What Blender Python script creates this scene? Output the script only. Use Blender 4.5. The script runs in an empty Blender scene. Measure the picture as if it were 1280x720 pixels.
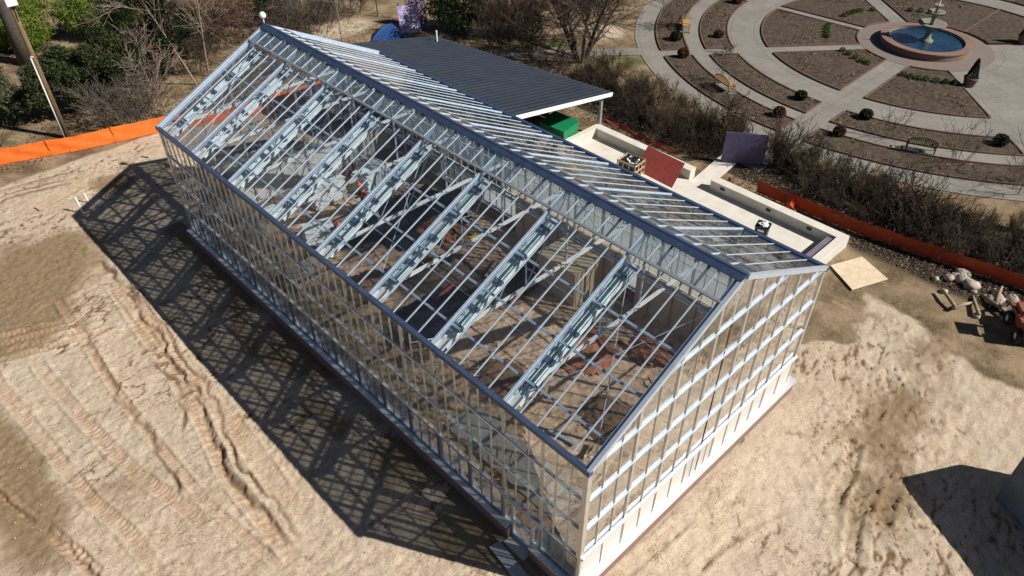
import bpy, math, random
import numpy as np
from mathutils import Vector, Matrix, Quaternion

rnd = random.Random(7)
C = bpy.context.scene.collection
scene = bpy.context.scene

# ---------------------------------------------------------------- materials
def new_mat(name):
    m = bpy.data.materials.new(name); m.use_nodes = True
    nt = m.node_tree; nt.nodes.clear()
    out = nt.nodes.new('ShaderNodeOutputMaterial')
    return m, nt, out

def N(nt, t, **kw):
    n = nt.nodes.new('ShaderNode' + t)
    for k, v in kw.items(): setattr(n, k, v)
    return n

def noise(nt, scale, detail=4, rough=.6, vec=None):
    n = N(nt, 'TexNoise'); n.inputs['Scale'].default_value = scale
    n.inputs['Detail'].default_value = detail; n.inputs['Roughness'].default_value = rough
    if vec is not None: nt.links.new(vec, n.inputs['Vector'])
    return n.outputs['Fac']

def ramp(nt, fac, stops):
    r = N(nt, 'ValToRGB'); e = r.color_ramp.elements
    while len(e) < len(stops): e.new(.5)
    for i, (p, c) in enumerate(stops):
        e[i].position = p; e[i].color = (*c, 1) if len(c) == 3 else c
    nt.links.new(fac, r.inputs['Fac']); return r.outputs['Color']

def mixc(nt, a, b, fac, mode='MIX'):
    n = N(nt, 'Mix', data_type='RGBA', blend_type=mode)
    for s, v in ((n.inputs[0], fac), (n.inputs[6], a), (n.inputs[7], b)):
        if isinstance(v, (int, float)): s.default_value = v
        elif isinstance(v, tuple): s.default_value = (*v, 1)
        else: nt.links.new(v, s)
    return n.outputs[2]

def mathn(nt, op, a, b=0.0, c=None, clamp=False):
    n = N(nt, 'Math', operation=op, use_clamp=clamp)
    for i, v in enumerate((a, b) if c is None else (a, b, c)):
        if isinstance(v, (int, float)): n.inputs[i].default_value = v
        else: nt.links.new(v, n.inputs[i])
    return n.outputs[0]

def mat(name, col, rough=.7, metal=0.0, var=.18, scale=6.0, bump=0.0, bscale=40.0, col2=None, spec=.4, obj=True):
    m, nt, out = new_mat(name)
    b = N(nt, 'BsdfPrincipled'); nt.links.new(b.outputs[0], out.inputs[0])
    tc = N(nt, 'TexCoord'); v = tc.outputs['Object'] if obj else tc.outputs['Generated']
    f = noise(nt, scale, 5, .65, v)
    lo = tuple(c * (1 - var) for c in col) if col2 is None else col2
    hi = tuple(min(1, c * (1 + var)) for c in col) if col2 is None else col
    nt.links.new(ramp(nt, f, [(.3, lo), (.7, hi)]), b.inputs['Base Color'])
    b.inputs['Roughness'].default_value = rough; b.inputs['Metallic'].default_value = metal
    b.inputs['Specular IOR Level'].default_value = spec
    if bump:
        bp = N(nt, 'Bump'); bp.inputs['Strength'].default_value = bump; bp.inputs['Distance'].default_value = .02
        nt.links.new(noise(nt, bscale, 4, .6, v), bp.inputs['Height']); nt.links.new(bp.outputs[0], b.inputs['Normal'])
    return m

def leaf_mat(name, c1, c2, trans=.25):
    m, nt, out = new_mat(name)
    g = N(nt, 'NewGeometry')
    col = ramp(nt, g.outputs['Random Per Island'], [(0, c1), (1, c2)])
    d = N(nt, 'BsdfPrincipled'); d.inputs['Roughness'].default_value = .55
    d.inputs['Specular IOR Level'].default_value = .12
    t = N(nt, 'BsdfTranslucent'); mx = N(nt, 'MixShader'); mx.inputs[0].default_value = trans
    nt.links.new(col, d.inputs['Base Color']); nt.links.new(col, t.inputs['Color'])
    nt.links.new(d.outputs[0], mx.inputs[1]); nt.links.new(t.outputs[0], mx.inputs[2])
    nt.links.new(mx.outputs[0], out.inputs[0]); return m

def glass_mat(name, tint, haze=0.0, hazecol=(.8, .85, .88), refl=1.0, warp=0.0):
    m, nt, out = new_mat(name)
    t = N(nt, 'BsdfTransparent'); t.inputs['Color'].default_value = (*tint, 1)
    g = N(nt, 'BsdfGlossy'); g.inputs['Roughness'].default_value = .03; g.inputs['Color'].default_value = (.95, .97, 1, 1)
    lw = N(nt, 'LayerWeight'); lw.inputs['Blend'].default_value = .5
    k = mathn(nt, 'MULTIPLY_ADD', mathn(nt, 'POWER', lw.outputs['Facing'], 4.5), 1.2 * refl, .06 * refl, clamp=True)
    base = t.outputs[0]
    if warp:      # panes sit slightly out of true, so reflections break from pane to pane
        tg = N(nt, 'TexCoord'); bw = N(nt, 'Bump'); bw.inputs['Strength'].default_value = warp; bw.inputs['Distance'].default_value = .05
        nt.links.new(noise(nt, 1.3, 2, .5, tg.outputs['Object']), bw.inputs['Height']); nt.links.new(bw.outputs[0], g.inputs['Normal'])
    if haze:
        d = N(nt, 'BsdfDiffuse'); d.inputs['Color'].default_value = (*hazecol, 1)
        tr = N(nt, 'BsdfTranslucent'); tr.inputs['Color'].default_value = (*hazecol, 1)
        m1 = N(nt, 'MixShader'); m1.inputs[0].default_value = .5
        nt.links.new(d.outputs[0], m1.inputs[1]); nt.links.new(tr.outputs[0], m1.inputs[2])
        tc = N(nt, 'TexCoord')
        hz = mathn(nt, 'MULTIPLY', noise(nt, 1.1, 5, .65, tc.outputs['Object']), haze * 2)
        m2 = N(nt, 'MixShader'); nt.links.new(hz, m2.inputs[0])
        nt.links.new(base, m2.inputs[1]); nt.links.new(m1.outputs[0], m2.inputs[2]); base = m2.outputs[0]
    mx = N(nt, 'MixShader'); nt.links.new(k, mx.inputs[0])
    nt.links.new(base, mx.inputs[1]); nt.links.new(g.outputs[0], mx.inputs[2])
    nt.links.new(mx.outputs[0], out.inputs[0]); return m

def brick_mat(name, c1, c2, mortar, scale=1.0, bw=.22, bh=.075):
    m, nt, out = new_mat(name)
    b = N(nt, 'BsdfPrincipled'); nt.links.new(b.outputs[0], out.inputs[0])
    tc = N(nt, 'TexCoord'); sx = N(nt, 'SeparateXYZ'); nt.links.new(tc.outputs['Object'], sx.inputs[0])
    cx = N(nt, 'CombineXYZ')
    nt.links.new(mathn(nt, 'ADD', sx.outputs[0], sx.outputs[1]), cx.inputs[0]); nt.links.new(sx.outputs[2], cx.inputs[1])
    br = N(nt, 'TexBrick'); nt.links.new(cx.outputs[0], br.inputs['Vector'])
    br.inputs['Scale'].default_value = scale; br.inputs['Brick Width'].default_value = bw; br.inputs['Row Height'].default_value = bh
    br.inputs['Mortar Size'].default_value = .008
    br.inputs['Color1'].default_value = (*c1, 1); br.inputs['Color2'].default_value = (*c2, 1); br.inputs['Mortar'].default_value = (*mortar, 1)
    f = noise(nt, 3, 4, .6, tc.outputs['Object'])
    nt.links.new(mixc(nt, br.outputs['Color'], mixc(nt, br.outputs['Color'], (.25, .2, .17), .5), f), b.inputs['Base Color'])
    b.inputs['Roughness'].default_value = .85; return m

M = {}
M['alu'] = mat('aluminium', (.62, .66, .70), .42, .55, .10, 3)
M['alu_dark'] = mat('aluminium_weathered', (.42, .45, .48), .45, .5, .15, 3)
M['bar'] = mat('white_aluminium_bar', (.54, .62, .70), .42, .45, .10, 4)
M['wallbar'] = mat('brushed_aluminium_bar', (.58, .56, .52), .38, .6, .16, 2.5)
M['steel'] = mat('galvanised_steel', (.46, .56, .68), .45, .3, .18, 9)
M['blue_cap'] = mat('dark_blue_gutter', (.055, .085, .16), .38, .35, .2, 3)
M['curtain'] = mat('shade_cloth', (.72, .83, .88), .7, 0, .22, 5, .5, 18)
M['curtain_shadow'] = mat('shade_cloth_shadow', (.10, .15, .22), .6)  # dark colour for the purlins' shadows across the folded cloth
M['white'] = mat('white_paint', (.78, .78, .76), .5, 0, .06)
M['sill'] = mat('pale_metal_sill', (.70, .71, .72), .4, .4, .1, 2)
M['glass'] = glass_mat('clear_glass', (.62, .63, .61), .03, refl=2.6, warp=.25)
M['roofglass'] = glass_mat('roof_glass', (.87, .90, .92), .02, refl=1.5, warp=.4)
M['hazeglass'] = glass_mat('grey_haze_roof_glass', (.70, .72, .73), .13, (.34, .35, .35), 1.2, .3)  # grey haze in the colour stands in for sky reflected at a glancing angle
M['ventglass'] = glass_mat('ridge_vent_glass', (.72, .80, .86), .30, (.42, .56, .68), 1.6)  # blue haze puts the sky's reflection into the vent glass colour
M['lowglass'] = glass_mat('hazy_vent_glass', (.60, .66, .70), .30, (.40, .46, .52))
M['vent_frame'] = mat('slate_blue_frame', (.16, .20, .27), .45, .3, .15, 3)
M['poly'] = mat('white_polycarbonate', (.60, .58, .53), .45, 0, .05, 8)
M['brick'] = brick_mat('red_brick', (.23, .085, .06), (.15, .06, .05), (.27, .23, .20))
M['brick_pave'] = brick_mat('pink_brick_paving', (.215, .105, .072), (.125, .062, .048), (.15, .12, .10), 1.0, .42, .2)
M['brick_edge'] = mat('brick_edging', (.145, .085, .066), .85, 0, .25, 14)
M['metal_roof'] = mat('dark_metal_roof', (.040, .050, .066), .42, .25, .15, .35, col2=(.026, .032, .042))
M['dark'] = mat('dark_wood', (.05, .045, .04), .8, 0, .3, 5)
M['wood'] = mat('raw_wood', (.42, .30, .18), .75, 0, .25, 8, .2, 30)
M['pole'] = mat('creosote_pole', (.17, .12, .06), .85, 0, .3, 4, .3, 20)
M['bark'] = mat('grey_bark', (.075, .062, .05), .9, 0, .45, 6, .8, 25)
M['bark_l'] = mat('pale_bark', (.26, .20, .155), .9, 0, .3, 8)
M['twig'] = mat('bare_twigs', (.070, .050, .037), .9, 0, .3, 3)
M['twig_b'] = mat('reddish_twigs', (.15, .085, .06), .9, 0, .3, 3)
M['twig_g'] = mat('grey_twigs', (.125, .102, .083), .9, 0, .3, 3)
M['twig_d'] = mat('dark_brown_twigs', (.085, .06, .045), .9, 0, .3, 3)
M['straw'] = leaf_mat('straw_blades', (.23, .175, .10), (.40, .32, .20), .3)
M['orange'] = mat('orange_mesh', (.78, .16, .022), .6, 0, .14, 2.2, .3, 14)
M['redor'] = mat('red_silt_fabric', (.40, .058, .018), .65, 0, .2, 2.5, .3, 10)
M['concrete'] = mat('pale_concrete', (.62, .58, .51), .85, 0, .10, 1.3, .15, 30)
M['conc_wall'] = mat('grey_concrete_wall', (.55, .53, .48), .85, 0, .12, 1.5, .2, 20)
M['black'] = mat('black_plastic', (.012, .013, .016), .45, 0, .4, 7)
M['liner'] = mat('black_liner', (.006, .009, .017), .6, 0, .5, 1.2, .6, 3, spec=.15)
M['green'] = mat('green_paint', (.006, .19, .075), .5, 0, .15, 3)
M['red'] = mat('red_paint', (.33, .05, .04), .7, 0, .35, 3.5, col2=(.20, .045, .035))
M['redmach'] = mat('machine_red', (.36, .05, .03), .6, 0, .3, 4, col2=(.17, .10, .065))
M['purple'] = mat('purple_paint', (.165, .14, .26), .6, 0, .2, 5)
M['lav'] = mat('mottled_lavender', (.66, .60, .78), .7, 0, .2, 1.6, col2=(.22, .17, .42))
M['purple_d'] = mat('dusty_purple', (.20, .155, .20), .7, 0, .2, 2)
M['tarp'] = mat('blue_tarp', (.02, .06, .20), .45, 0, .3, 3, .5, 4)
M['ply'] = mat('plywood', (.66, .53, .37), .75, 0, .14, 2.5)
M['stone'] = mat('fountain_stone', (.20, .195, .155), .85, 0, .35, 5, .4, 20)
M['terracotta'] = mat('dark_clay_pot', (.14, .08, .06), .75, 0, .25, 6)
M['container'] = mat('blue_grey_steel', (.125, .145, .185), .55, .2, .25, 1.5)
M['rock'] = mat('grey_rubble', (.38, .33, .27), .9, 0, .35, 4, .5, 12)
M['hat'] = mat('orange_helmet', (.85, .12, .03), .4, 0, .05)
M['cloth'] = mat('dark_work_clothes', (.03, .035, .05), .85, 0, .3, 8)
M['skin'] = mat('skin', (.42, .24, .16), .6, 0, .05)
M['yellow'] = mat('yellow_plastic', (.70, .48, .04), .5, 0, .12)
M['rubber'] = mat('tyre_rubber', (.018, .018, .018), .8)
M['water_white'] = mat('falling_water', (.75, .8, .83), .2, 0, .1)
M['slab'] = mat('blue_grey_slab', (.36, .38, .40), .8, 0, .15, 2, .2, 12)
M['log'] = mat('weathered_log', (.30, .22, .15), .9, 0, .35, 5, .4, 18)
M['white_sheet'] = mat('white_packaging', (.72, .74, .74), .5, 0, .2, 5)
M['pvc'] = mat('white_pipe', (.82, .82, .80), .4, 0, .05)
M['leaf_dark'] = leaf_mat('dark_evergreen_leaves', (.018, .030, .010), (.075, .088, .038))
M['leaf_black'] = leaf_mat('deep_evergreen_leaves', (.008, .015, .007), (.038, .052, .022))
M['leaf_bright'] = leaf_mat('bright_green_needles', (.06, .11, .015), (.22, .27, .05))
M['leaf_grey'] = leaf_mat('grey_green_leaves', (.04, .055, .028), (.15, .155, .085))
M['leaf_green'] = leaf_mat('fresh_green_leaves', (.035, .075, .015), (.10, .14, .04))
M['leaf_brown'] = leaf_mat('rusty_boxwood_leaves', (.05, .028, .018), (.12, .06, .035))
M['debris'] = leaf_mat('twig_litter', (.02, .014, .01), (.26, .18, .11), 0)

M['soil_red'] = mat('red_clay', (.36, .15, .085), .95, 0, .35, 5, .6, 14, spec=.1)
M['soil_brown'] = mat('brown_soil', (.16, .10, .06), .95, 0, .4, 5, .6, 14, spec=.1)
M['hedge_a'] = mat('hedge_twigs', (.048, .035, .026), .9, 0, .35, 3, spec=.1)
M['hedge_b'] = mat('greyer_hedge_twigs', (.082, .064, .048), .9, 0, .35, 3, spec=.1)
M['roof_seam'] = mat('roof_seam_metal', (.052, .064, .084), .4, .25, .2, .8)
M['ply_d'] = mat('muddy_plywood', (.47, .36, .245), .85, 0, .25, 2.5)
# water
m, nt, out = new_mat('pool_water')
b = N(nt, 'BsdfPrincipled'); nt.links.new(b.outputs[0], out.inputs[0])
tc = N(nt, 'TexCoord')
nt.links.new(ramp(nt, noise(nt, 1.2, 4, .6, tc.outputs['Object']), [(.3, (.006, .022, .048)), (.7, (.02, .055, .095))]), b.inputs['Base Color'])
b.inputs['Roughness'].default_value = .08
bp_ = N(nt, 'Bump'); bp_.inputs['Strength'].default_value = .9; bp_.inputs['Distance'].default_value = .06
nt.links.new(noise(nt, 4, 3, .6, tc.outputs['Object']), bp_.inputs['Height']); nt.links.new(bp_.outputs[0], b.inputs['Normal'])
M['water'] = m

# garden concrete: slabs with joints, measured from the fountain's centre
m, nt, out = new_mat('garden_concrete')
b = N(nt, 'BsdfPrincipled'); nt.links.new(b.outputs[0], out.inputs[0]); b.inputs['Roughness'].default_value = .85
tc = N(nt, 'TexCoord'); ob = tc.outputs['Object']
sx = N(nt, 'SeparateXYZ'); nt.links.new(ob, sx.inputs[0])
ang = mathn(nt, 'ARCTAN2', sx.outputs[1], sx.outputs[0])
ln = N(nt, 'VectorMath', operation='LENGTH'); nt.links.new(ob, ln.inputs[0]); rad = ln.outputs['Value']
j1 = mathn(nt, 'LESS_THAN', mathn(nt, 'MULTIPLY', mathn(nt, 'FRACT', mathn(nt, 'MULTIPLY', ang, 24 / 6.2832)), rad), .16)
j2 = mathn(nt, 'LESS_THAN', mathn(nt, 'FRACT', mathn(nt, 'MULTIPLY', rad, 1 / 1.85)), .022)
jt = mathn(nt, 'MULTIPLY', mathn(nt, 'MAXIMUM', j1, j2), .7)
f1 = noise(nt, .35, 6, .7, ob); f2 = noise(nt, 4, 5, .7, ob)
c = mixc(nt, ramp(nt, f1, [(.3, (.15, .137, .117)), (.7, (.285, .263, .226))]), ramp(nt, f2, [(.3, (.13, .124, .11)), (.7, (.27, .255, .23))]), .35)
nt.links.new(mixc(nt, c, (.09, .085, .08), jt), b.inputs['Base Color'])
M['garden_concrete'] = m

# mulch
m, nt, out = new_mat('bark_mulch')
b = N(nt, 'BsdfPrincipled'); nt.links.new(b.outputs[0], out.inputs[0]); b.inputs['Roughness'].default_value = .95
b.inputs['Specular IOR Level'].default_value = .1
tc = N(nt, 'TexCoord'); ob = tc.outputs['Object']
a_ = ramp(nt, noise(nt, 3.2, 8, .82, ob), [(.34, (.018, .013, .010)), (.5, (.070, .050, .040)), (.68, (.175, .135, .105))])
a_ = mixc(nt, a_, (.10, .082, .058), mathn(nt, 'MULTIPLY', noise(nt, .5, 4, .6, ob), .6))
nt.links.new(a_, b.inputs['Base Color'])
bp_ = N(nt, 'Bump'); bp_.inputs['Strength'].default_value = .8; bp_.inputs['Distance'].default_value = .05
nt.links.new(noise(nt, 12, 5, .7, ob), bp_.inputs['Height']); nt.links.new(bp_.outputs[0], b.inputs['Normal'])
M['mulch'] = m

# ground
m, nt, out = new_mat('dirt_ground')
b = N(nt, 'BsdfPrincipled'); nt.links.new(b.outputs[0], out.inputs[0]); b.inputs['Roughness'].default_value = .95
b.inputs['Specular IOR Level'].default_value = .12
tc = N(nt, 'TexCoord'); ob = tc.outputs['Object']
at = N(nt, 'Attribute', attribute_name='zone'); sc_ = N(nt, 'SeparateColor'); nt.links.new(at.outputs['Color'], sc_.inputs[0])
at2 = N(nt, 'Attribute', attribute_name='zone2'); sc2 = N(nt, 'SeparateColor'); nt.links.new(at2.outputs['Color'], sc2.inputs[0])
n1 = noise(nt, .45, 6, .65, ob); n2 = noise(nt, 3.2, 6, .7, ob); n3 = noise(nt, 17, 4, .7, ob)
mp = N(nt, 'Mapping'); mp.inputs['Scale'].default_value = (.5, 2.6, 1); mp.inputs['Rotation'].default_value = (0, 0, .35); nt.links.new(ob, mp.inputs[0])
n4 = noise(nt, .9, 5, .7, mp.outputs[0])
dry = mixc(nt, ramp(nt, n2, [(.36, (.22, .145, .082)), (.46, (.43, .32, .21)), (.6, (.67, .56, .41))]),
           ramp(nt, n4, [(.40, (.25, .17, .10)), (.56, (.63, .52, .38))]), .5)
dry = mixc(nt, dry, ramp(nt, n3, [(.40, (.17, .11, .07)), (.5, (.44, .34, .25)), (.60, (.74, .63, .51))]), .42)
n5 = noise(nt, 42, 3, .75, ob)
mv = N(nt, 'Mapping'); mv.inputs['Scale'].default_value = (.75, 2.1, 1); mv.inputs['Rotation'].default_value = (0, 0, -.45)
nw = N(nt, 'TexNoise'); nw.inputs['Scale'].default_value = 1.6; nw.inputs['Detail'].default_value = 4; nt.links.new(ob, nw.inputs['Vector'])
va = N(nt, 'VectorMath', operation='MULTIPLY_ADD'); nt.links.new(nw.outputs['Color'], va.inputs[0]); va.inputs[1].default_value = (.9, .9, 0); nt.links.new(ob, va.inputs[2]); nt.links.new(va.outputs[0], mv.inputs[0])
vo = N(nt, 'TexVoronoi', feature='DISTANCE_TO_EDGE'); vo.inputs['Scale'].default_value = 1.25; nt.links.new(mv.outputs[0], vo.inputs['Vector'])
mr = N(nt, 'MapRange'); mr.inputs[1].default_value = .0; mr.inputs[2].default_value = .045; mr.inputs[3].default_value = 1; mr.inputs[4].default_value = 0; nt.links.new(vo.outputs['Distance'], mr.inputs[0])
mk = N(nt, 'MapRange', interpolation_type='SMOOTHSTEP'); mk.inputs[1].default_value = .47; mk.inputs[2].default_value = .62; nt.links.new(n1, mk.inputs[0])
crk = mathn(nt, 'MULTIPLY', mathn(nt, 'MULTIPLY', mr.outputs[0], mk.outputs[0]), ramp(nt, n2, [(.42, (0, 0, 0)), (.6, (1, 1, 1))]))
n6 = noise(nt, .16, 5, .6, ob)
dry = mixc(nt, dry, mixc(nt, dry, (.48, .43, .35), .35), ramp(nt, n6, [(.45, (0, 0, 0)), (.6, (1, 1, 1))]))
dry = mixc(nt, dry, ramp(nt, n5, [(.33, (.20, .14, .09)), (.5, (.50, .39, .285)), (.7, (.70, .60, .48))]), .30)
dry = mixc(nt, dry, (.24, .16, .10), mathn(nt, 'MULTIPLY', crk, .75))
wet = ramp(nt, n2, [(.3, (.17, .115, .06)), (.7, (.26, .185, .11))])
def soft(ch, sc=1.0, lo=.5, hi=.6):
    v = mathn(nt, 'ADD', ch, mathn(nt, 'MULTIPLY', mathn(nt, 'SUBTRACT', n1, .5), sc))
    r = N(nt, 'MapRange', interpolation_type='SMOOTHSTEP'); r.inputs[1].default_value = lo; r.inputs[2].default_value = hi
    nt.links.new(v, r.inputs[0]); return r.outputs[0]
at3 = N(nt, 'Attribute', attribute_name='zone3'); sc3 = N(nt, 'SeparateColor'); nt.links.new(at3.outputs['Color'], sc3.inputs[0])
dry = mixc(nt, dry, (.17, .105, .06), mathn(nt, 'MULTIPLY', sc3.outputs[0], 1.1, clamp=True))
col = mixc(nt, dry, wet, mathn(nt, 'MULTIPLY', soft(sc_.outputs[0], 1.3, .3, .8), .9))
soil = ramp(nt, n2, [(.3, (.20, .12, .08)), (.46, (.46, .32, .22)), (.66, (.70, .52, .37))])
col = mixc(nt, col, soil, soft(sc2.outputs[0], .5, .3, .6))
litter = mixc(nt, ramp(nt, n3, [(.32, (.04, .027, .017)), (.5, (.16, .11, .065)), (.68, (.36, .27, .17))]), ramp(nt, n1, [(.40, (.085, .058, .033)), (.60, (.40, .305, .195))]), .5)
col = mixc(nt, col, litter, soft(sc_.outputs[1], .5, .35, .6))
green = ramp(nt, n3, [(.3, (.03, .05, .012)), (.7, (.10, .135, .04))])
col = mixc(nt, col, green, mathn(nt, 'MULTIPLY', soft(sc_.outputs[2], 1.2, .4, .75), .85))
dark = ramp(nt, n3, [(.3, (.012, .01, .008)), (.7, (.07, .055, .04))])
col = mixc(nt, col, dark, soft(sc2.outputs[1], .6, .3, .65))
tread = mixc(nt, col, (.40, .245, .15), mathn(nt, 'MULTIPLY', sc2.outputs[2], .95, clamp=True))
nt.links.new(tread, b.inputs['Base Color'])
bp_ = N(nt, 'Bump'); bp_.inputs['Strength'].default_value = .5; bp_.inputs['Distance'].default_value = .05
hh = mathn(nt, 'ADD', mathn(nt, 'ADD', n2, mathn(nt, 'MULTIPLY', n3, .5)), mathn(nt, 'MULTIPLY', n4, .5))
hh = mathn(nt, 'ADD', hh, mathn(nt, 'SUBTRACT', mathn(nt, 'MULTIPLY', n5, .3), mathn(nt, 'MULTIPLY', crk, .9)))
nt.links.new(hh, bp_.inputs['Height']); nt.links.new(bp_.outputs[0], b.inputs['Normal'])
M['ground'] = m

# ---------------------------------------------------------------- mesh helpers
class MB:
    def __init__(s): s.v = []; s.f = []
    def add(s, vs, fs):
        o = len(s.v); s.v += [tuple(p) for p in vs]; s.f += [tuple(i + o for i in f) for f in fs]; return s
    def box(s, x0, x1, y0, y1, z0, z1):
        return s.add([(x0,y0,z0),(x1,y0,z0),(x1,y1,z0),(x0,y1,z0),(x0,y0,z1),(x1,y0,z1),(x1,y1,z1),(x0,y1,z1)],
                     [(0,3,2,1),(4,5,6,7),(0,1,5,4),(1,2,6,5),(2,3,7,6),(3,0,4,7)])
    def beam(s, p0, p1, w, h, up=(0, 0, 1)):
        p0 = Vector(p0); p1 = Vector(p1); d = (p1 - p0).normalized(); up = Vector(up)
        if abs(d.dot(up)) > .98: up = Vector((1, 0, 0))
        sd = d.cross(up).normalized(); u = sd.cross(d).normalized()
        vs = [p + sd * a * w / 2 + u * c * h / 2 for p in (p0, p1) for a, c in ((-1,-1),(1,-1),(1,1),(-1,1))]
        return s.add(vs, [(0,1,2,3),(7,6,5,4),(0,4,5,1),(1,5,6,2),(2,6,7,3),(3,7,4,0)])
    def tube(s, pts, r, n=8, cap=True):
        pts = [Vector(p) for p in pts]; rs = r if isinstance(r, (list, tuple)) else [r] * len(pts)
        o = len(s.v); ref = None
        for i, p in enumerate(pts):
            d = (pts[min(i + 1, len(pts) - 1)] - pts[max(i - 1, 0)]).normalized()
            if ref is None: ref = d.orthogonal().normalized()
            ref = (ref - d * ref.dot(d)); ref = ref.normalized() if ref.length > 1e-6 else d.orthogonal().normalized()
            bn = d.cross(ref)
            for k in range(n):
                a = 2 * math.pi * k / n; s.v.append(tuple(p + (ref * math.cos(a) + bn * math.sin(a)) * rs[i]))
        for i in range(len(pts) - 1):
            for k in range(n):
                a = o + i * n + k; b2 = o + i * n + (k + 1) % n
                s.f.append((a, b2, b2 + n, a + n))
        if cap:
            s.f.append(tuple(o + k for k in reversed(range(n)))); e = o + (len(pts) - 1) * n
            s.f.append(tuple(e + k for k in range(n)))
        return s
    def lathe(s, prof, c=(0, 0, 0), n=32):
        o = len(s.v)
        for r, z in prof:
            for k in range(n):
                a = 2 * math.pi * k / n; s.v.append((c[0] + r * math.cos(a), c[1] + r * math.sin(a), c[2] + z))
        for i in range(len(prof) - 1):
            for k in range(n):
                a = o + i * n + k; b2 = o + i * n + (k + 1) % n; s.f.append((a, b2, b2 + n, a + n))
        return s
    def poly(s, pts, z0, z1=None):
        n = len(pts)
        if z1 is None: return s.add([(x, y, z0) for x, y in pts], [tuple(range(n))])
        vs = [(x, y, z0) for x, y in pts] + [(x, y, z1) for x, y in pts]
        return s.add(vs, [tuple(reversed(range(n))), tuple(range(n, 2 * n))] + [(i, (i + 1) % n, n + (i + 1) % n, n + i) for i in range(n)])
    def build(s, name, m, parent=None, smooth=False, loc=None):
        me = bpy.data.meshes.new(name)
        vs = s.v if loc is None else [(x - loc[0], y - loc[1], z - loc[2]) for x, y, z in s.v]
        me.from_pydata(vs, [], s.f); me.update()
        me.materials.append(M[m] if isinstance(m, str) else m)
        if smooth: me.polygons.foreach_set('use_smooth', [True] * len(me.polygons))
        o = bpy.data.objects.new(name, me); C.objects.link(o)
        if parent is not None: o.parent = parent
        if loc is not None: o.location = loc
        return o

def tag(o, label=None, cat=None, group=None, kind=None):
    if label: o['label'] = label
    if cat: o['category'] = cat
    if group: o['group'] = group
    if kind: o['kind'] = kind
    return o

def empty(name, loc=(0, 0, 0), label=None, cat=None, group=None, rz=0):
    o = bpy.data.objects.new(name, None); C.objects.link(o); o.location = loc; o.rotation_euler = (0, 0, rz)
    o.empty_display_size = .3
    return tag(o, label, cat, group)

def copy_tree(o, parent=None):
    c = o.copy(); C.objects.link(c)
    if parent is not None: c.parent = parent
    for ch in list(o.children): copy_tree(ch, c)
    return c

def npmesh(name, V, F, m, parent=None):
    V = np.asarray(V, np.float32).reshape(-1, 3); F = np.asarray(F, np.int32); k = F.shape[1]
    me = bpy.data.meshes.new(name)
    me.vertices.add(len(V)); me.vertices.foreach_set('co', V.ravel())
    me.loops.add(F.size); me.loops.foreach_set('vertex_index', F.ravel())
    me.polygons.add(len(F)); me.polygons.foreach_set('loop_start', np.arange(0, F.size, k, dtype=np.int32))
    me.update(calc_edges=True); me.validate()
    me.materials.append(M[m] if isinstance(m, str) else m)
    o = bpy.data.objects.new(name, me); C.objects.link(o)
    if parent is not None: o.parent = parent
    return o

# ---- foliage
def leaf_quads(P, size, rng, aspect=.55, upbias=.3):
    n = len(P)
    a = rng.normal(size=(n, 3)); a /= np.linalg.norm(a, axis=1)[:, None]
    nn = rng.normal(size=(n, 3)); nn[:, 2] += upbias; nn -= a * (nn * a).sum(1)[:, None]; nn /= np.linalg.norm(nn, axis=1)[:, None]
    bb = np.cross(nn, a); s = size * rng.uniform(.6, 1.4, n)[:, None]
    V = np.stack([P - a * s, P + bb * s * aspect, P + a * s, P - bb * s * aspect], 1).reshape(-1, 3)
    F = np.arange(4 * n).reshape(n, 4); return V, F

def clump_points(n, R, H, nc, rng, shell=.55, z0=.1):
    # clumps spread through an uneven crown; leaves near clump surfaces
    c = rng.normal(size=(nc, 3)); c /= np.linalg.norm(c, axis=1)[:, None]
    rr = rng.uniform(.25, 1, nc) ** .6
    c = c * rr[:, None] * np.array([R, R, H * .5]) * .82
    c[:, 2] = np.maximum(c[:, 2] + H * .5, z0 * H)
    cr = rng.uniform(.16, .38, nc) * R
    k = rng.integers(0, nc, n)
    d = rng.normal(size=(n, 3)); d /= np.linalg.norm(d, axis=1)[:, None]
    P = c[k] + d * (cr[k] * rng.uniform(shell, 1.08, n))[:, None] * np.array([1, 1, .8])
    P[:, 2] = np.maximum(P[:, 2], .05); return P

def foliage_thing(name, x, y, R, H, n, leaf, size, m, label, cat, seed, nc=26, trunk='bark', group=None, upbias=.3, tr=.12, limbs=7):
    rng = np.random.default_rng(seed)
    root = empty(name, (x, y, 0), label, cat, group)
    P = clump_points(n, R, H, nc, rng)
    V, F = leaf_quads(P, size, rng, .5 if leaf == 'leaf' else .14, upbias)
    npmesh('crown' if H > 3 else 'foliage', V, F, m, root)
    b = MB(); b.tube([(0, 0, -.1), (.05, 0, H * .3), (.0, .08, H * .62)], [tr, tr * .8, tr * .4], 7)
    for i in range(limbs):
        a = rng.uniform(0, 6.28); e = Vector((math.cos(a) * R * .7, math.sin(a) * R * .7, H * rng.uniform(.45, .85)))
        s = Vector((.03, 0, H * rng.uniform(.08, .35))); b.tube([s, s.lerp(e, .5) + Vector((0, 0, .15)), e], [tr * .5, tr * .3, tr * .12], 5)
    b.build('trunk' if H > 3 else 'stem', trunk, root, True)
    return root

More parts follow.
